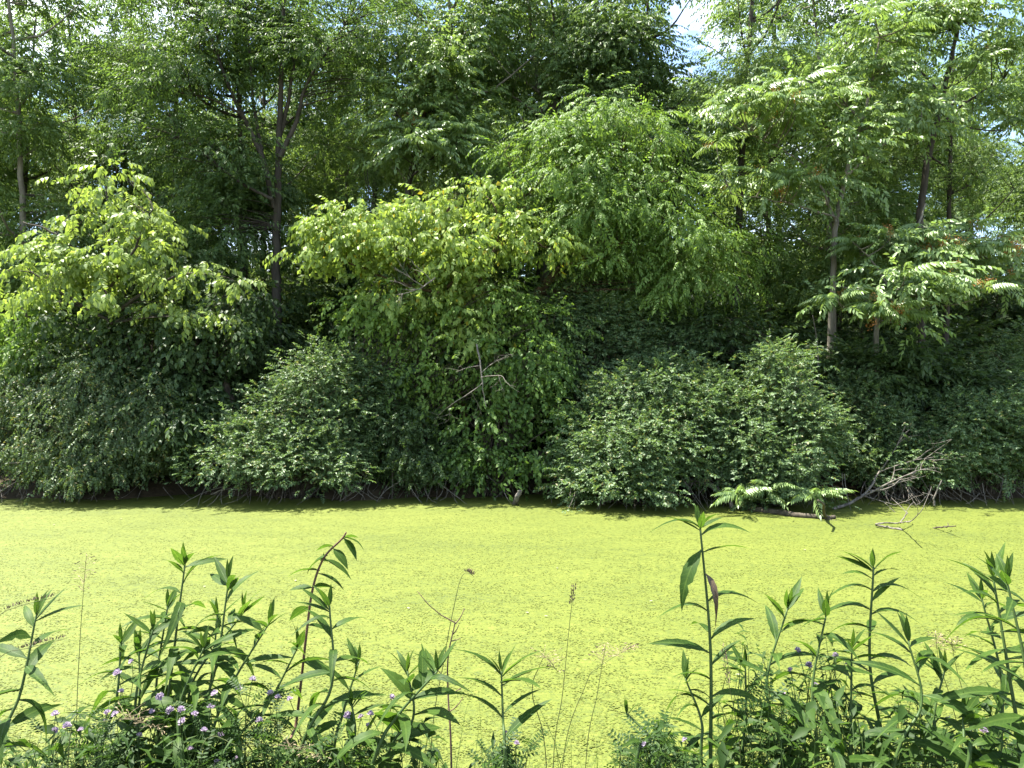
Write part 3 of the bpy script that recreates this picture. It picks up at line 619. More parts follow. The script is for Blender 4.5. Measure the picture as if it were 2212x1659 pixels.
# ------------------------------------------------------------------ dead wood
def bare(rng, mb, p, d, ln, r, depth, spread=.6, bias=(0, 0, 0), sides=6):
    n = 6; pts = [p]; dd = unit(np.array(d, float))
    for i in range(n):
        dd = unit(dd + rng.normal(0, .13, 3) + np.array(bias) * .1); pts.append(pts[-1] + dd * ln / n)
    pts = np.array(pts); mb.tube(pts, np.linspace(r, r * .55, n + 1), sides)
    if depth > 0:
        for j in range(2 + int(rng.integers(0, 2))):
            i = int(rng.integers(2, n + 1)); nd = unit(unit(pts[min(i + 1, n)] - pts[i - 1]) + rng.normal(0, spread, 3) + np.array(bias) * .3)
            bare(rng, mb, pts[i], nd, ln * rng.uniform(.4, .7), r * .55, depth - 1, spread, bias, max(3, sides - 1))
def dead(name, label, pts, r, seed, branches=(), m='dead', cat='branch', depth=2, group=None, twigl=.5):
    rng = np.random.default_rng(seed); pts = np.array(pts); base = pts[0].copy(); root = thing(name, base, label, cat, group)
    l = smooth_line(pts - base, 6, .006, rng); MB().tube(l, np.linspace(r[0], r[1], len(l)), 8).build('stick', M[m], root, True)
    for a, b, rr in branches:
        a = np.array(a) - base; b = np.array(b) - base; mb = MB(); bare(rng, mb, a, b - a, float(np.linalg.norm(b - a)), rr, depth)
        mb.build('side_branch', M[m], root, True)
    return root
q = lambda px, py, Y: P(px, py, Y)
def w(px, py, h=.03): return P(px, py, (EYE - h) / ((py - CY) / F))   # a point h above the water
dead('stump_stick', 'short pale broken stick poking up out of the duckweed', [w(1111, 1092, -.05), q(1116, 1078, 16.4), q(1123, 1060, 16.4)], (.06, .05), 1, cat='stick')
dead('dead_limb', 'bleached branching dead limb rising from the water at the right', [q(1800, 1100, 15.9), q(1840, 1085, 16.1), q(1875, 1060, 16.4), q(1900, 1020, 16.7), q(1925, 985, 17.0)], (.035, .014), 2,
     [(q(1846, 1082, 16.1), q(1990, 1045, 15.9), .022), (q(1875, 1060, 16.3), q(1960, 1040, 16.3), .018), (q(1900, 1020, 16.6), q(2000, 960, 16.6), .015), (q(1860, 1070, 16.2), q(1930, 1100, 15.6), .014), (q(1915, 995, 16.8), q(1960, 930, 17), .012)])
dead('sunken_log', 'dark wet log lying half sunken in the duckweed below the pointed shrub', [w(1620, 1100, .02), w(1670, 1106, .03), w(1720, 1113, .03), w(1770, 1117, .03), w(1803, 1117, .04)], (.075, .04), 3,
     [(w(1788, 1117), w(1800, 1112, .32), .035), (w(1775, 1117), w(1806, 1123, .02), .025)], 'dead_dark', 'log', 0)
dead('bleached_log', 'pale grey log slanting down under the pointed shrub to the water', [q(1478, 1042, 16.9), q(1515, 1040, 16.7), q(1540, 1052, 16.5), q(1572, 1080, 16.2), q(1585, 1096, 16.1)], (.075, .05), 4,
     [(q(1500, 1040, 16.7), q(1555, 1018, 16.8), .028)], 'dead', 'log', 1)
dead('forked_stick', 'forked pale stick standing in the duckweed beyond the floating branches', [q(2018, 1092, 16.0), q(2019, 1072, 16.0), q(2034, 1038, 16.0)], (.024, .010), 5, [(q(2019, 1074, 16), q(1998, 1056, 16.1), .014)], cat='stick', depth=0)
dead('floating_branch', 'curved floating branch with a forked twig sticking up from the duckweed', [w(1950, 1145, .01), w(1912, 1138, .02), w(1892, 1134, .04), w(1905, 1130, .10), w(1935, 1130, .06), w(1948, 1128, .20), w(1968, 1126, .42)], (.02, .009), 6,
     [(w(1945, 1130, .12), w(1990, 1122, .10), .012), (w(1958, 1127, .3), w(1995, 1124, .42), .010)], 'dead', depth=1)
dead('floating_stick', 'thin crooked stick lying on the duckweed at far right', [w(2017, 1141, .0), w(2035, 1138, .08), w(2065, 1136, .2)], (.018, .009), 7, [(w(2040, 1137, .10), w(2062, 1139, .06), .009)], 'dead_dark', 'stick', 0)
dead('hanging_dead_branch', 'pale dead branch with bare side twigs hanging in front of the vine-draped shrub', [q(1030, 745, 16.98), q(1038, 790, 16.69), q(1042, 830, 16.60), q(1050, 880, 16.50)], (.022, .007), 8,
     [(q(1042, 828, 16.60), q(960, 870, 16.41), .012), (q(1040, 815, 16.60), q(1110, 800, 16.50), .012), (q(1036, 790, 16.69), q(980, 790, 16.60), .010), (q(1040, 805, 16.60), q(1090, 765, 16.60), .010)])
dead('bare_bough', 'bare pale bough of fine twigs in front of the yellow-green tree', [q(940, 600, 17.19), q(905, 625, 17.00), q(870, 625, 16.81)], (.018, .008), 9,
     [(q(915, 620, 17.00), q(850, 580, 16.81), .011), (q(900, 625, 16.90), q(860, 650, 16.71), .010), (q(930, 606, 17.09), q(890, 560, 17.00), .010), (q(900, 625, 16.90), q(840, 610, 16.71), .009)])
dead('leaning_pole', 'pale thin leaning dead pole left of the pale straight trunk', [q(1770, 880, 18.9), q(1768, 800, 18.9), q(1765, 740, 18.9), q(1755, 680, 18.9)], (.02, .012), 10, cat='pole')
dead('leaning_snag', 'short leaning brown snag in the dark hollow behind the arching shrub', [q(508, 900, 18.8), q(495, 850, 18.9), q(482, 810, 19.0)], (.10, .08), 11, m='dead_dark', cat='snag')
dead('shore_log', 'dark log lying along the shaded far shore between the middle shrubs', [q(1130, 1022, 17.8), q(1170, 1026, 17.8), q(1215, 1024, 17.9)], (.085, .07), 12, m='dead_dark', cat='log')
for i, (a, b, lab) in enumerate([((0, 1062), (75, 1030), 'pale dead stick leaning out of the bank at the left-hand edge'), ((20, 1000), (120, 1015), 'grey dead branch lying under the weeping shrub'), ((455, 1068), (520, 1058), 'thin pale stick lying on the water margin below the arching shrub'), ((1165, 1053), (1240, 1062), 'arched bare stick over the shaded water between the middle shrubs')]):
    dead('dead_stick', lab, [q(*a, 16.6), (q(*a, 16.6) + q(*b, 16.8)) / 2 + np.array([0, 0, .06]), q(*b, 16.8)], (.016, .008), 20 + i, [(q(*b, 16.8) * .6 + q(*a, 16.7) * .4, q(b[0] + 25, b[1] - 22, 16.8), .008)], cat='stick', depth=1)
rg = np.random.default_rng(77)

# floating petals and specks on the duckweed
for i, (px, py) in enumerate([(880, 1315), (1135, 1325), (1175, 1333), (1205, 1230), (1078, 1450), (300, 1640), (440, 1270), (120, 1055 + 80), (260, 1122), (1740, 1190), (1410, 1300), (640, 1255), (1600, 1460), (170, 1540)]):
    Y = EYE / ((py - CY) / F); p = P(px, py, Y); v, t = leaf4(.05, .03, .05, .02)
    o = MB().add(v @ frame((rg.normal(), rg.normal(), 0), (0, 0, 1)), t).build('floating_petal', M['white_petal']); o.location = (p[0], p[1], .016)
    tag(o, 'small white petal floating on the duckweed', 'petal', 'white petals scattered over the duckweed')

# ------------------------------------------------------------------ near bank: tall weeds, every leaf a part
def weed_leaf(rng, name, width=.21, arch=.3, serr=.10, bite=None, twist=.0, mats=None):
    n = 13; mb = MB(); V = []; T = []
    for i in range(n + 1):
        t = i / n; x = t; w = width * .5 * (math.sin(math.pi * min(1, t * .97 + .03) ** .80)) ** 1.05
        if t < .14: w *= .25 + .75 * t / .14
        if i % 2 and 1 < i < n: w *= 1 + serr
        z = .10 * math.sin(t * math.pi * .5) - arch * t * t; tw = twist * t
        l, r_ = w, w
        if bite and bite[0] < t < bite[0] + .13: l *= bite[1]
        cz = .22 * w
        for yy, zz in ((l, cz), (0, 0), (-r_, cz)): V.append([x * (1 - .25 * arch * t), yy * math.cos(tw) - zz * math.sin(tw), z + yy * math.sin(tw) + zz * math.cos(tw)])
    for i in range(n):
        a = i * 3; T += [[a, a + 1, a + 4], [a, a + 4, a + 3], [a + 1, a + 2, a + 5], [a + 1, a + 5, a + 4]]
    mb.add(V, T); t = np.linspace(0, .5, 4)
    mb.tube(np.stack([t - .02, 0 * t, .10 * np.sin(t * math.pi * .5) - arch * t * t - .006], 1), np.linspace(.014, .005, 4), 4, 1)
    return mb.mesh(name, mats or [M['weed'], M['stem']], True)
rl = np.random.default_rng(5)
WL = [weed_leaf(rl, 'leaf', a, b, c, bite=d, twist=e) for a, b, c, d, e in ((.16, .15, .12, None, .1), (.18, .35, .12, None, .5), (.145, .55, .14, None, .8), (.19, .40, .12, (.55, .5), -.7), (.145, .25, .14, None, -.8), (.165, .75, .16, None, .2), (.165, .3, .14, (.75, .3), .7), (.135, .45, .16, None, -1.), (.15, .95, .15, None, .5))]
WU = [weed_leaf(rl, 'leaf', .20, -.05), weed_leaf(rl, 'leaf', .19, .10, twist=.4), weed_leaf(rl, 'leaf', .17, .25, twist=-.4)]
WB = [weed_leaf(rl, 'leaf', .34, .20, .07), weed_leaf(rl, 'leaf', .36, .35, .07, twist=.3)]
WD = weed_leaf(rl, 'leaf', .12, .9, .2, twist=1.5, mats=[M['weed_dry'], M['stem_dry']])
def leaf_at(root, base, me, p, az, el, s, roll=0, label=None):
    o = link('leaf', me, root); d = np.array([math.cos(az) * math.cos(el), math.sin(az) * math.cos(el), math.sin(el)])
    f = frame(d, (0, 0, 1) if abs(el) < 1.35 else (-math.cos(az), -math.sin(az), .2), roll)
    o.matrix_local = Matrix.Translation(Vector(p - base)) @ Matrix(f.T.tolist()).to_4x4() @ Matrix.Scale(s, 4)
    if label: o['label'] = label
    return o
def weed(label, top, bot, Y, n, seed, ll=.15, r=.006, explicit=None, broad=False, name='tall_weed', bend=.04, top_n=5, gap=None, low=1.0):
    rng = np.random.default_rng(seed); A = P(top[0], top[1], Y); B = P(bot, 1659, Y - .1)
    sl_ = (B - A) / (A[2] - B[2]); zg = float(ground_z(B[0], B[1])) - .03
    base = B + sl_ * .5 * (B[2] - zg); base[2] = zg; base[1] = B[1]
    mid = (A + B) / 2 + np.array([rng.normal(0, bend), 0, 0]); line = smooth_line([base, B, mid, A], 8)
    root = thing(name, base, label, 'weed', 'tall weeds on the near bank')
    MB().tube(line - base, np.linspace(r * 1.25, r * .5, len(line)), 7).build('stem', M['stem'], root, True)
    seg = np.concatenate([[0], np.cumsum(np.linalg.norm(np.diff(line, axis=0), axis=1))]); tot = seg[-1]
    at = lambda s: np.array([np.interp(tot - s, seg, line[:, j]) for j in range(3)])
    for j in range(top_n):        # the tuft at the tip
        az = rng.uniform(0, 6.28) if j else 1.6; el = R(84 - 17 * j + rng.normal(0, 7))
        leaf_at(root, base, WU[j % 3], at(.004 * j), az + j * 2.4, el, ll * (.50 + .12 * j), rng.normal(0, .3))
    if explicit:
        for s, az, el, ln, vi in explicit:
            me = WD if vi == 'd' else WL[vi]; leaf_at(root, base, me, at(s), R(az), R(el * .85), ln * 1.12, rng.normal(0, .12), 'curled withered brown leaf' if vi == 'd' else None)
    else:
        s = .035; ph = rng.uniform(0, 6.28); g = (gap or .034) * .85
        for j in range(int(n * 1.5)):
            el = R(32 - 4.5 * min(j, 7) + rng.normal(0, 12)) * low; az = ph + j * 2.4 + rng.normal(0, .25)
            lib = WB if broad else WL
            leaf_at(root, base, lib[int(rng.integers(0, len(lib)))], at(s), az, el, 1.3 * ll * (.75 + .06 * min(j, 5)) * rng.uniform(.85, 1.15), rng.normal(0, .3))
            s += g * rng.uniform(.75, 1.3)
            if s > tot * .93: break
    return root
# (side, slope) leaves of the tallest weed, written from tip to foot: distance below tip, azimuth, elevation, length, shape
weed('tallest weed, a lone slender stem with widely spaced leaves and one curled brown leaf', (1512, 1135), 1535, 2.5, 0, 301, .13, .0065, [
    (.005, 180, 35, .15, 5), (.01, 20, 25, .09, 0), (.03, 10, 30, .17, 2), (.085, 350, 18, .14, 4), (.075, 215, -55, .20, 3), (.15, 300, -40, .15, 'd'), (.24, 5, 35, .17, 5),
    (.27, 185, 35, .15, 5), (.34, 100, 10, .14, 1), (.36, 10, 42, .16, 1), (.40, 178, 18, .19, 4), (.44, 20, 40, .13, 0), (.48, 205, 30, .15, 1), (.53, 350, 20, .17, 2), (.56, 160, 30, .15, 1), (.60, 30, 5, .15, 3), (.64, 200, -10, .16, 5)])
weed('single weed with large broad leaves standing alone at the middle of the bottom edge', (1083, 1450), 1092, 2.35, 0, 302, .13, .005, [
    (.01, 175, 45, .17, 1), (.015, 330, 45, .17, 0), (.03, 300, 20, .22, 0), (.04, 5, 28, .18, 4), (.07, 178, 38, .16, 1), (.13, 172, 42, .17, 1), (.12, 15, 35, .13, 0), (.19, 20, 40, .17, 0), (.24, 200, -60, .13, 3), (.26, 90, 10, .14, 1)], top_n=4)
weed('upright weed with evenly spaced drooping leaves right of the pink-flowered patch', (1887, 1225), 1912, 2.6, 0, 303, .13, .0065, [
    (.005, 165, 45, .12, 1), (.01, 15, 42, .12, 4), (.03, 10, 30, .10, 3), (.04, 175, 32, .10, 3), (.075, 180, 28, .15, 5), (.08, 5, 30, .17, 5), (.115, 15, 42, .13, 0), (.14, 175, 25, .17, 5), (.155, 350, 28, .16, 5), (.20, 178, 18, .15, 2), (.22, 60, 20, .14, 1),
    (.26, 182, 20, .16, 1), (.30, 5, 15, .15, 2), (.34, 150, 20, .15, 4), (.38, 20, 20, .16, 1), (.42, 200, 20, .16, 1), (.46, 340, 10, .15, 2), (.5, 170, 10, .15, 1)])
for i, (lab, top, bot, Y, n, ll, kw) in enumerate([
    ('weed leaning in from the left-hand edge with long narrow side leaves', (78, 1330), -5, 2.4, 14, .15, {}),
    ('short weed among pink flowers, second from the left-hand edge', (262, 1385), 215, 2.5, 11, .13, {}),
    ('short leafy weed just right of the second from the left', (300, 1400), 262, 2.55, 10, .13, {}),
    ('tallest of the left-hand weeds, with a single upright leaf at its tip', (400, 1215), 350, 2.6, 17, .15, {}),
    ('weed with one broad upright leaf in the gap left of the tallest left-hand weed', (362, 1310), 345, 2.65, 10, .13, {'gap': .04}),
    ('left-hand weed with a dense spread of leaves, next to the tallest one', (494, 1255), 400, 2.55, 16, .15, {}),
    ('slanting weed at the centre of the left-hand cluster', (528, 1320), 425, 2.65, 14, .14, {}),
    ('slanting weed with narrow leaves at the right of the left-hand cluster', (582, 1345), 440, 2.5, 14, .14, {}),
    ('strongly leaning weed left of the red-stemmed one', (645, 1395), 480, 2.6, 13, .14, {}),
    ('sturdy weed with horizontal leaves in front of the red-stemmed one', (712, 1310), 640, 2.4, 16, .14, {}),
    ('bushy weed with pointed leaves near the dry brown stem', (880, 1450), 830, 2.4, 12, .13, {'broad': True}),
    ('leaning weed with big leaves beside the dry brown stem', (945, 1450), 800, 2.3, 12, .14, {}),
    ('small leafy weed at the foot of the left-hand cluster by the water', (760, 1520), 740, 2.35, 9, .11, {}),
    ('short dark weed close beside the tallest lone stem', (1480, 1465), 1515, 2.45, 12, .12, {}),
    ('weed with a pointed tuft between the tallest lone stem and the pink flowers', (1702, 1312), 1690, 2.5, 14, .16, {'gap': .045}),
    ('pale-stemmed weed with sunlit leaves right of the pink flowers', (1785, 1325), 1765, 2.45, 13, .15, {}),
    ('weed with a curved stem and big hanging leaves', (1962, 1385), 1930, 2.35, 12, .16, {'bend': .05}),
    ('dense weed with stacked horizontal leaves at the right-hand edge', (2145, 1245), 2205, 2.3, 20, .15, {'gap': .028}),
    ('tall weed half cut off by the right-hand edge', (2175, 1255), 2225, 2.2, 18, .15, {}),
    ('slim weed behind the densest one at the right-hand edge', (2120, 1290), 2160, 2.5, 14, .13, {}),
    ('small weed with a flat leaf at its tip alone over the water', (1352, 1540), 1375, 2.3, 6, .09, {'top_n': 3}),
    ('low weed with bright leaves at the bottom edge under the pink flowers', (1815, 1640), 1815, 2.1, 9, .13, {}),
    ('low leafy weed in the bottom right corner', (2080, 1540), 2090, 2.25, 12, .13, {}),
    ('short weed with crowded leaves between the tallest left-hand weed and the slanting ones', (440, 1400), 385, 2.45, 12, .13, {}),
    ('weed with drooping lower leaves behind the dense left-hand spread', (470, 1330), 405, 2.7, 13, .14, {}),
    ('thin weed left of the tallest left-hand weed', (330, 1360), 300, 2.5, 12, .13, {}),
    ('slim weed with a leaning tip between the red-stemmed weed and the bushy one', (775, 1430), 715, 2.5, 10, .12, {}),
    ('young weed in the pink-flowered patch beside the tallest lone stem', (1610, 1440), 1600, 2.55, 11, .13, {}),
    ('leafy weed rising between the pale-stemmed one and the upright one', (1840, 1400), 1835, 2.5, 12, .14, {}),
    ('weed with wide lower leaves between the curved-stem one and the right-hand edge', (2040, 1450), 2030, 2.4, 12, .14, {}),
    ('low weed at the bottom edge between the two big right-hand groups', (1420, 1590), 1420, 2.3, 9, .11, {}),
]): weed(lab, top, bot, Y, n, 310 + i, ll, .0055 if Y > 2.3 else .006, **kw)

# the red-stemmed nettle-like weed
def red_weed():
    rng = np.random.default_rng(9); Y = 2.75; pts = [P(620, 1660, Y - .1), P(640, 1560, Y), P(662, 1370, Y), P(676, 1270, Y), P(700, 1205, Y), P(738, 1165, Y), P(748, 1150, Y)]
    base = pts[0].copy(); base[2] = float(ground_z(base[0], base[1])) - .03; base[0] -= .03
    line = smooth_line([base] + pts, 6); root = thing('red_stemmed_weed', base, 'tall weed with a curved reddish stem and drooping toothed leaves near its tip', 'weed', 'tall weeds on the near bank')
    MB().tube(line - base, np.linspace(.006, .003, len(line)), 7).build('stem', M['stem_red'], root, True)
    for px, py, az, el, s, vi in [(745, 1160, 0, -20, .09, 1), (742, 1162, 340, -50, .10, 0), (735, 1168, 60, 10, .09, 1), (720, 1185, 330, -40, .10, 0), (722, 1180, 180, 0, .07, 1), (706, 1200, 180, -30, .11, 1), (702, 1208, 10, -35, .13, 0),
        (690, 1232, 190, 5, .12, 1), (688, 1238, 350, -25, .12, 0), (676, 1270, 185, 0, .09, 0), (676, 1268, 0, 5, .10, 1), (668, 1310, 150, -30, .12, 0), (664, 1350, 30, -20, .12, 1), (700, 1205, 100, -10, .1, 1), (655, 1430, 10, -20, .13, 1), (650, 1470, 190, -20, .13, 0)]:
        leaf_at(root, base, WB[vi], P(px, py, Y), R(az), R(el), s, rng.normal(0, .4))
red_weed()
def dry_stem():
    rng = np.random.default_rng(19); Y = 2.45; pts = [P(975, 1659, Y - .05), P(968, 1500, Y), P(968, 1420, Y), P(983, 1345, Y)]
    base = pts[0].copy(); base[2] = float(ground_z(base[0], base[1])) - .03; line = smooth_line([base] + pts, 7)
    root = thing('dry_stem', base, 'leafless dry brown stem with short side twigs by the bushy weeds', 'dead stem')
    MB().tube(line - base, np.linspace(.0038, .002, len(line)), 6).build('stem', M['stem_dry'], root, True)
    for px, py, dx, dz in [(983, 1345, -.12, .10), (983, 1348, .03, .05), (975, 1385, .03, .01), (968, 1420, -.02, .02), (969, 1470, -.05, .06), (967, 1540, .05, .05), (969, 1500, .05, .03), (978, 1370, .02, .03)]:
        a = P(px, py, Y) - base; MB().tube(bez(a, a + np.array([dx * .6, 0, dz * .3]), a + np.array([dx, 0, dz]), 4), np.linspace(.002, .001, 4), 4).build('twig', M['stem_dry'], root)
dry_stem()

# grass stalks with seed heads
def stalk(label, pts, Y, seed, head='panicle', hl=.12, m='straw_green', r=.0016):
    rng = np.random.default_rng(seed); pts = [P(a, b, Y) for a, b in pts]; base = pts[0].copy(); base[2] = float(ground_z(base[0], base[1])) - .03
    line = smooth_line([base] + pts, 8); root = thing('grass_stalk', base, label, 'grass stalk', 'seeding grass stalks on the near bank')
    MB().tube(line - base, np.linspace(r, r * .45, len(line)), 4).build('stalk', M[m], root)
    seg = np.concatenate([[0], np.cumsum(np.linalg.norm(np.diff(line, axis=0), axis=1))]); mb = MB()
    nb = 40 if head == 'spike' else 34
    for i in range(nb):
        s = seg[-1] - hl * (i / nb) ** .9; p = np.array([np.interp(s, seg, line[:, j]) for j in range(3)]); az = rng.uniform(0, 6.28)
        if head == 'spike': e = p + np.array([math.cos(az) * .004, math.sin(az) * .004, .004])
        else:
            ln = .012 + .035 * (i / nb) * rng.uniform(.4, 1.2); e = p + np.array([math.cos(az) * ln, math.sin(az) * ln, ln * rng.uniform(.1, .7)]); mb.tube([p, (p + e) / 2 + [0, 0, .002], e], [.0006, .0005, .0004], 3)
        d = unit(e - p + np.array([0, 0, .004 if head == 'spike' else -.01]))
        v, t = leaf4(.013, .0042, .3, .1); mb.add(v @ frame(d, rng.normal(size=3)) + e - 0, t)
    mb.v = [x - base.astype(np.float32) for x in mb.v]
    mb.build('seed_head', M['straw'], root)
for a in [('tall fine grass stalk with an open feathery head over the water at left', [(165, 1600), (172, 1400), (180, 1280), (187, 1195)], 2.5, 1, 'panicle', .13),
    ('bent grass stalk with a nodding dark tip above the dry brown stem', [(930, 1640), (960, 1420), (985, 1290), (998, 1245), (1012, 1238), (1024, 1246)], 2.5, 2, 'spike', .03),
    ('straight grass stalk with a narrow pale spike, tallest over the middle water', [(1195, 1659), (1215, 1500), (1230, 1350), (1240, 1268)], 2.4, 3, 'spike', .06),
    ('leaning grass stalk with a brown drooping head left of the tallest pale spike', [(1180, 1650), (1150, 1500), (1165, 1440), (1180, 1420), (1205, 1452)], 2.35, 4, 'panicle', .07),
    ('slender grass stalk with a small brown head right of the tallest pale spike', [(1265, 1659), (1290, 1500), (1300, 1440), (1308, 1395)], 2.45, 5, 'panicle', .06),
    ('faint grass stalk leaning right with a pale head over the middle water', [(1215, 1659), (1265, 1480), (1295, 1440), (1375, 1390)], 2.5, 6, 'panicle', .09),
    ('arching grass stalk with a reddish head entering at the left-hand edge, uppermost', [(-60, 1450), (-10, 1340), (40, 1310), (120, 1290)], 2.3, 7, 'spike', .16),
    ('arching grass stalk with a reddish head entering at the left-hand edge, middle one', [(-70, 1520), (0, 1420), (60, 1400), (140, 1380)], 2.25, 8, 'spike', .14),
    ('low arching straw-coloured grass head over the pink flowers', [(150, 1600), (220, 1560), (290, 1555), (350, 1580)], 2.2, 9, 'panicle', .12),
    ('straw-coloured grass stalk arching along the bottom edge', [(430, 1640), (520, 1610), (620, 1612), (700, 1640)], 2.2, 10, 'panicle', .12),
    ('pale grass stalk with a frayed head right of the tallest lone weed', [(1600, 1659), (1590, 1560), (1575, 1480), (1560, 1400)], 2.35, 11, 'spike', .12),
    ('thin wiry grass stalk between the right-hand weeds', [(2080, 1659), (2050, 1500), (2030, 1440), (2020, 1370)], 2.5, 12, 'panicle', .05),
    ('thin dark wiry stalk crossing the water right of the curved-stem weed', [(2120, 1659), (2090, 1530), (2065, 1440), (2055, 1380)], 2.4, 13, 'panicle', .04)]:
    stalk(*a)

# pink-flowered vetch
def vetch_frond(rng):
    mb = MB(); Ln = .085; ax = np.stack([np.linspace(0, Ln, 5), np.zeros(5), -.01 * np.linspace(0, 1, 5) ** 2], 1); mb.tube(ax, .0006, 3)
    for i in range(8):
        x = Ln * (.12 + .85 * i / 7)
        for sd in (1, -1):
            v, t = leaf2(.015, .0075); mb.add(v @ frame((.4, sd, .1 + rng.normal(0, .15)), (0, rng.normal(0, .2), 1)) + np.array([x, 0, 0]), t)
    return np.concatenate(mb.v), np.concatenate(mb.t)
rv = np.random.default_rng(14); VF = [vetch_frond(rv) for _ in range(4)]
SP['vetch'] = VF
def flower_head(rng):
    mb = MB()
    for i in range(13):
        az = i * 2.4; el = R(80 - 6.5 * i); d = np.array([math.cos(az) * math.cos(el), math.sin(az) * math.cos(el), math.sin(el)])
        for k in (-.35, 0, .35):
            sd = np.cross(d, [0, 0, 1.]); v, t = leaf4(.0135, .0065, .35, -.25, .6); mb.add(v @ frame(d + sd * k, (rng.normal(0, .3), rng.normal(0, .3), 1)) , t)
    mb.tube([[0, 0, -.03], [0, 0, -.015], [0, 0, 0]], .0009, 4, 1)
    return mb.mesh('flower_head', [M['petal'], M['stem']])
FH = [flower_head(rv) for _ in range(3)]
def vetch(label, px0, px1, py0, Y, flowers, seed, nst=15):
    rng = np.random.default_rng(seed); base = P((px0 + px1) / 2, 1659, Y); base[2] = float(ground_z(base[0], base[1])) - .03
    root = thing('vetch_plant', base, label, 'flowering plant', 'pink-flowered plants on the near bank'); mb = MB(); pos = []; dr = []
    for i in range(nst):
        e = P(rng.uniform(px0, px1), rng.uniform(py0, 1700), Y + rng.normal(0, .12)); b = base + np.array([rng.normal(0, .12), rng.normal(0, .08), 0]); b[0] = b[0] * .4 + e[0] * .6
        l = bez(b, np.array([b[0], b[1], e[2] * .8 + b[2] * .2]) + rng.normal(0, .04, 3), e, 9); mb.tube(l - base, np.linspace(.0022, .0009, 9), 4)
        for k in range(10):
            s = rng.uniform(.35, 1); p = np.array([np.interp(s, np.linspace(0, 1, 9), l[:, j]) for j in range(3)]); az = rng.uniform(0, 6.28); pos.append(p); dr.append([math.cos(az), math.sin(az), rng.uniform(-.1, .7)])
    for j, (px, py) in enumerate(flowers):
        c = P(px, py, Y - .06 + rng.normal(0, .04)); b = c + np.array([rng.normal(0, .04), .03, -.16]); mb.tube(bez(b, (b + c) / 2 + rng.normal(0, .01, 3), c, 5) - base, .0011, 4)
        o = link('flower_head', FH[j % 3], root, Vector(c - base)); o.rotation_euler = (rng.normal(.3, .3), rng.normal(0, .4), rng.uniform(0, 6)); s = rng.uniform(.8, 1.2); o.scale = (s, s, s)
    tag(mb.build('stems', M['stem'], root), kind='stuff')
    place_sprays('vetch', np.array(pos) - base, np.array(dr), rng, .8, 1.3, .4).build('foliage', M['vetch'], root)
vetch('pink-flowered vetch at the left-hand edge by the leaning weed', 60, 240, 1560, 2.3, [(120, 1545), (145, 1570), (175, 1578), (232, 1540), (118, 1578)], 61)
vetch('pink-flowered vetch under the shortest left-hand weeds', 200, 370, 1500, 2.4, [(255, 1455), (285, 1430), (262, 1495), (330, 1540), (345, 1505), (250, 1545), (225, 1560), (300, 1590)], 62)
vetch('pink-flowered vetch at the foot of the tallest left-hand weed, thickest with flowers', 350, 500, 1480, 2.35, [(390, 1535), (420, 1545), (465, 1500), (455, 1530), (395, 1560), (440, 1580), (475, 1590), (410, 1620), (368, 1535)], 63)
vetch('pink-flowered vetch under the slanting weeds', 490, 620, 1480, 2.45, [(545, 1470), (515, 1490), (585, 1500), (600, 1508), (560, 1560), (510, 1640), (470, 1650)], 64)
vetch('pink-flowered vetch by the sturdy weed, flowers low over the water', 640, 800, 1560, 2.4, [(626, 1512), (750, 1545), (780, 1550), (795, 1570), (800, 1545), (845, 1508)], 65)
vetch('pink-flowered vetch around the single broad-leaved weed', 1000, 1160, 1590, 2.35, [(1092, 1585), (1115, 1608)], 66, 16)
vetch('sparse vetch with one pink flower right of the middle water', 1340, 1480, 1590, 2.3, [(1393, 1610), (1480, 1600)], 67, 20)
vetch('pink-flowered vetch highest up, among the right-hand weeds', 1600, 1800, 1440, 2.55, [(1722, 1405), (1748, 1438), (1708, 1448), (1805, 1418), (1832, 1435), (1760, 1480), (1690, 1500)], 68, 18)
vetch('vetch with a few pale flowers between the curved-stem weed and the right-hand edge', 1960, 2180, 1570, 2.4, [(2050, 1555), (2015, 1600), (2125, 1580)], 69)

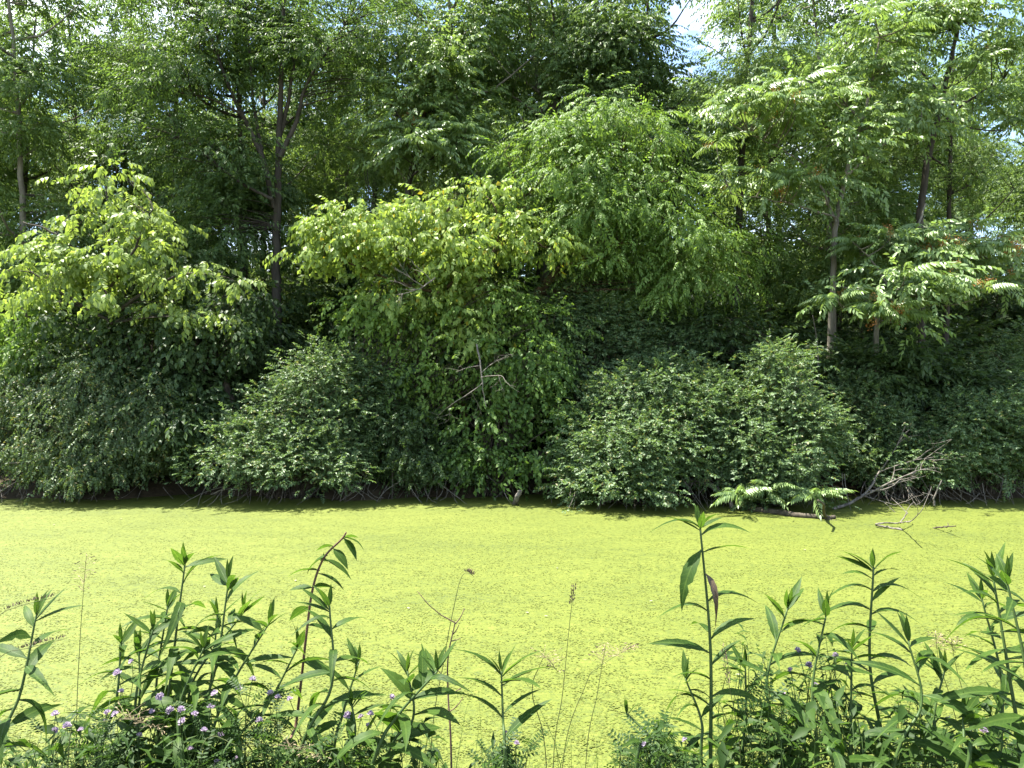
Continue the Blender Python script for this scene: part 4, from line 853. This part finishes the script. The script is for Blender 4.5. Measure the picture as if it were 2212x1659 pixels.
# bramble and low cover of the bank
def cover(name, label, regions, seed):
    rng = np.random.default_rng(seed); mb = MB()
    lv = [(np.concatenate(m_.v) if False else None) for m_ in []]
    V = []
    for (px0, px1, py0, Y0, Y1, n, Ln) in regions:
        for i in range(n):
            Y = rng.uniform(Y0, Y1); t = rng.uniform(0, 1); px = rng.uniform(px0, px1); edge = min(px - px0, px1 - px) / (px1 - px0) * 2
            top = py0 + 90 * (1 - min(1, edge * 2.2)) + 45 * math.sin(px * .035 + seed)
            p = P(px, top + (1750 - top) * t ** 1.2, Y); az = rng.uniform(0, 6.28); el = rng.normal(.15, .4)
            d = (math.cos(az) * math.cos(el), math.sin(az) * math.cos(el), math.sin(el)); s = Ln * rng.uniform(.5, 1.2)
            wl = s * rng.choice([.2, .28, .4])
            v, tr = leaf4(s, wl, .15, .3); mb.add(v @ frame(d, (rng.normal(0, .3), rng.normal(0, .3), 1)) + p, tr, 0)
            if i % 3 == 0:
                b = p + np.array([rng.normal(0, .05), rng.normal(0, .03), -rng.uniform(.12, .3)]); mb.tube(bez(b, (b + p) / 2 + rng.normal(0, .02, 3), p, 4), [.002, .0017, .0014, .001], 3, 1)
    return tag(mb.build(name, [M['elm'] if False else M['undercover'], M['stem']]), label, kind='stuff')
M['undercover'] = leaf_mat('bank_cover_leaf', (.024, .056, .010), (.052, .10, .018), tr=.5, rough=.55, spec=.2)
cover('undergrowth', 'dense low leafy growth covering the near bank', [(-80, 720, 1575, 2.2, 2.9, 900, .075), (700, 1000, 1590, 2.2, 2.7, 350, .07), (980, 1200, 1640, 2.2, 2.6, 120, .06), (1380, 1520, 1600, 2.2, 2.6, 160, .06), (1480, 2300, 1530, 2.2, 2.9, 1150, .08), (1540, 1860, 1400, 2.5, 2.8, 420, .05)], 5)
def grass(seed):
    rng = np.random.default_rng(seed); mb = MB()
    for i in range(900):
        px = rng.choice([rng.uniform(-80, 760), rng.uniform(700, 1320), rng.uniform(1380, 2300)], p=[.4, .2, .4]); Y = rng.uniform(2.1, 3.0); b = P(px, 1750, Y)
        b[2] = float(ground_z(b[0], b[1])); h = rng.uniform(.45, .95) * (1.5 - b[2]) / 1.0 + .1; az = rng.uniform(0, 6.28); le = rng.uniform(.05, .4) * h
        e = b + np.array([math.cos(az) * le, math.sin(az) * le * .6, h]); l = bez(b, b + np.array([0, 0, h * .8]), e, 6); w = rng.uniform(.0015, .0035)
        side = np.array([math.sin(az), -math.cos(az), 0]) * w; tp = np.linspace(1, .05, 6)[:, None]
        v = np.concatenate([l + side * tp, l - side * tp]); k = np.arange(5); mb.add(v, np.concatenate([np.stack([k, k + 1, k + 7], 1), np.stack([k, k + 7, k + 6], 1)]))
    tag(mb.build('grass', M['grass']), 'thin grass blades growing through the weeds of the near bank', kind='stuff')
grass(4)
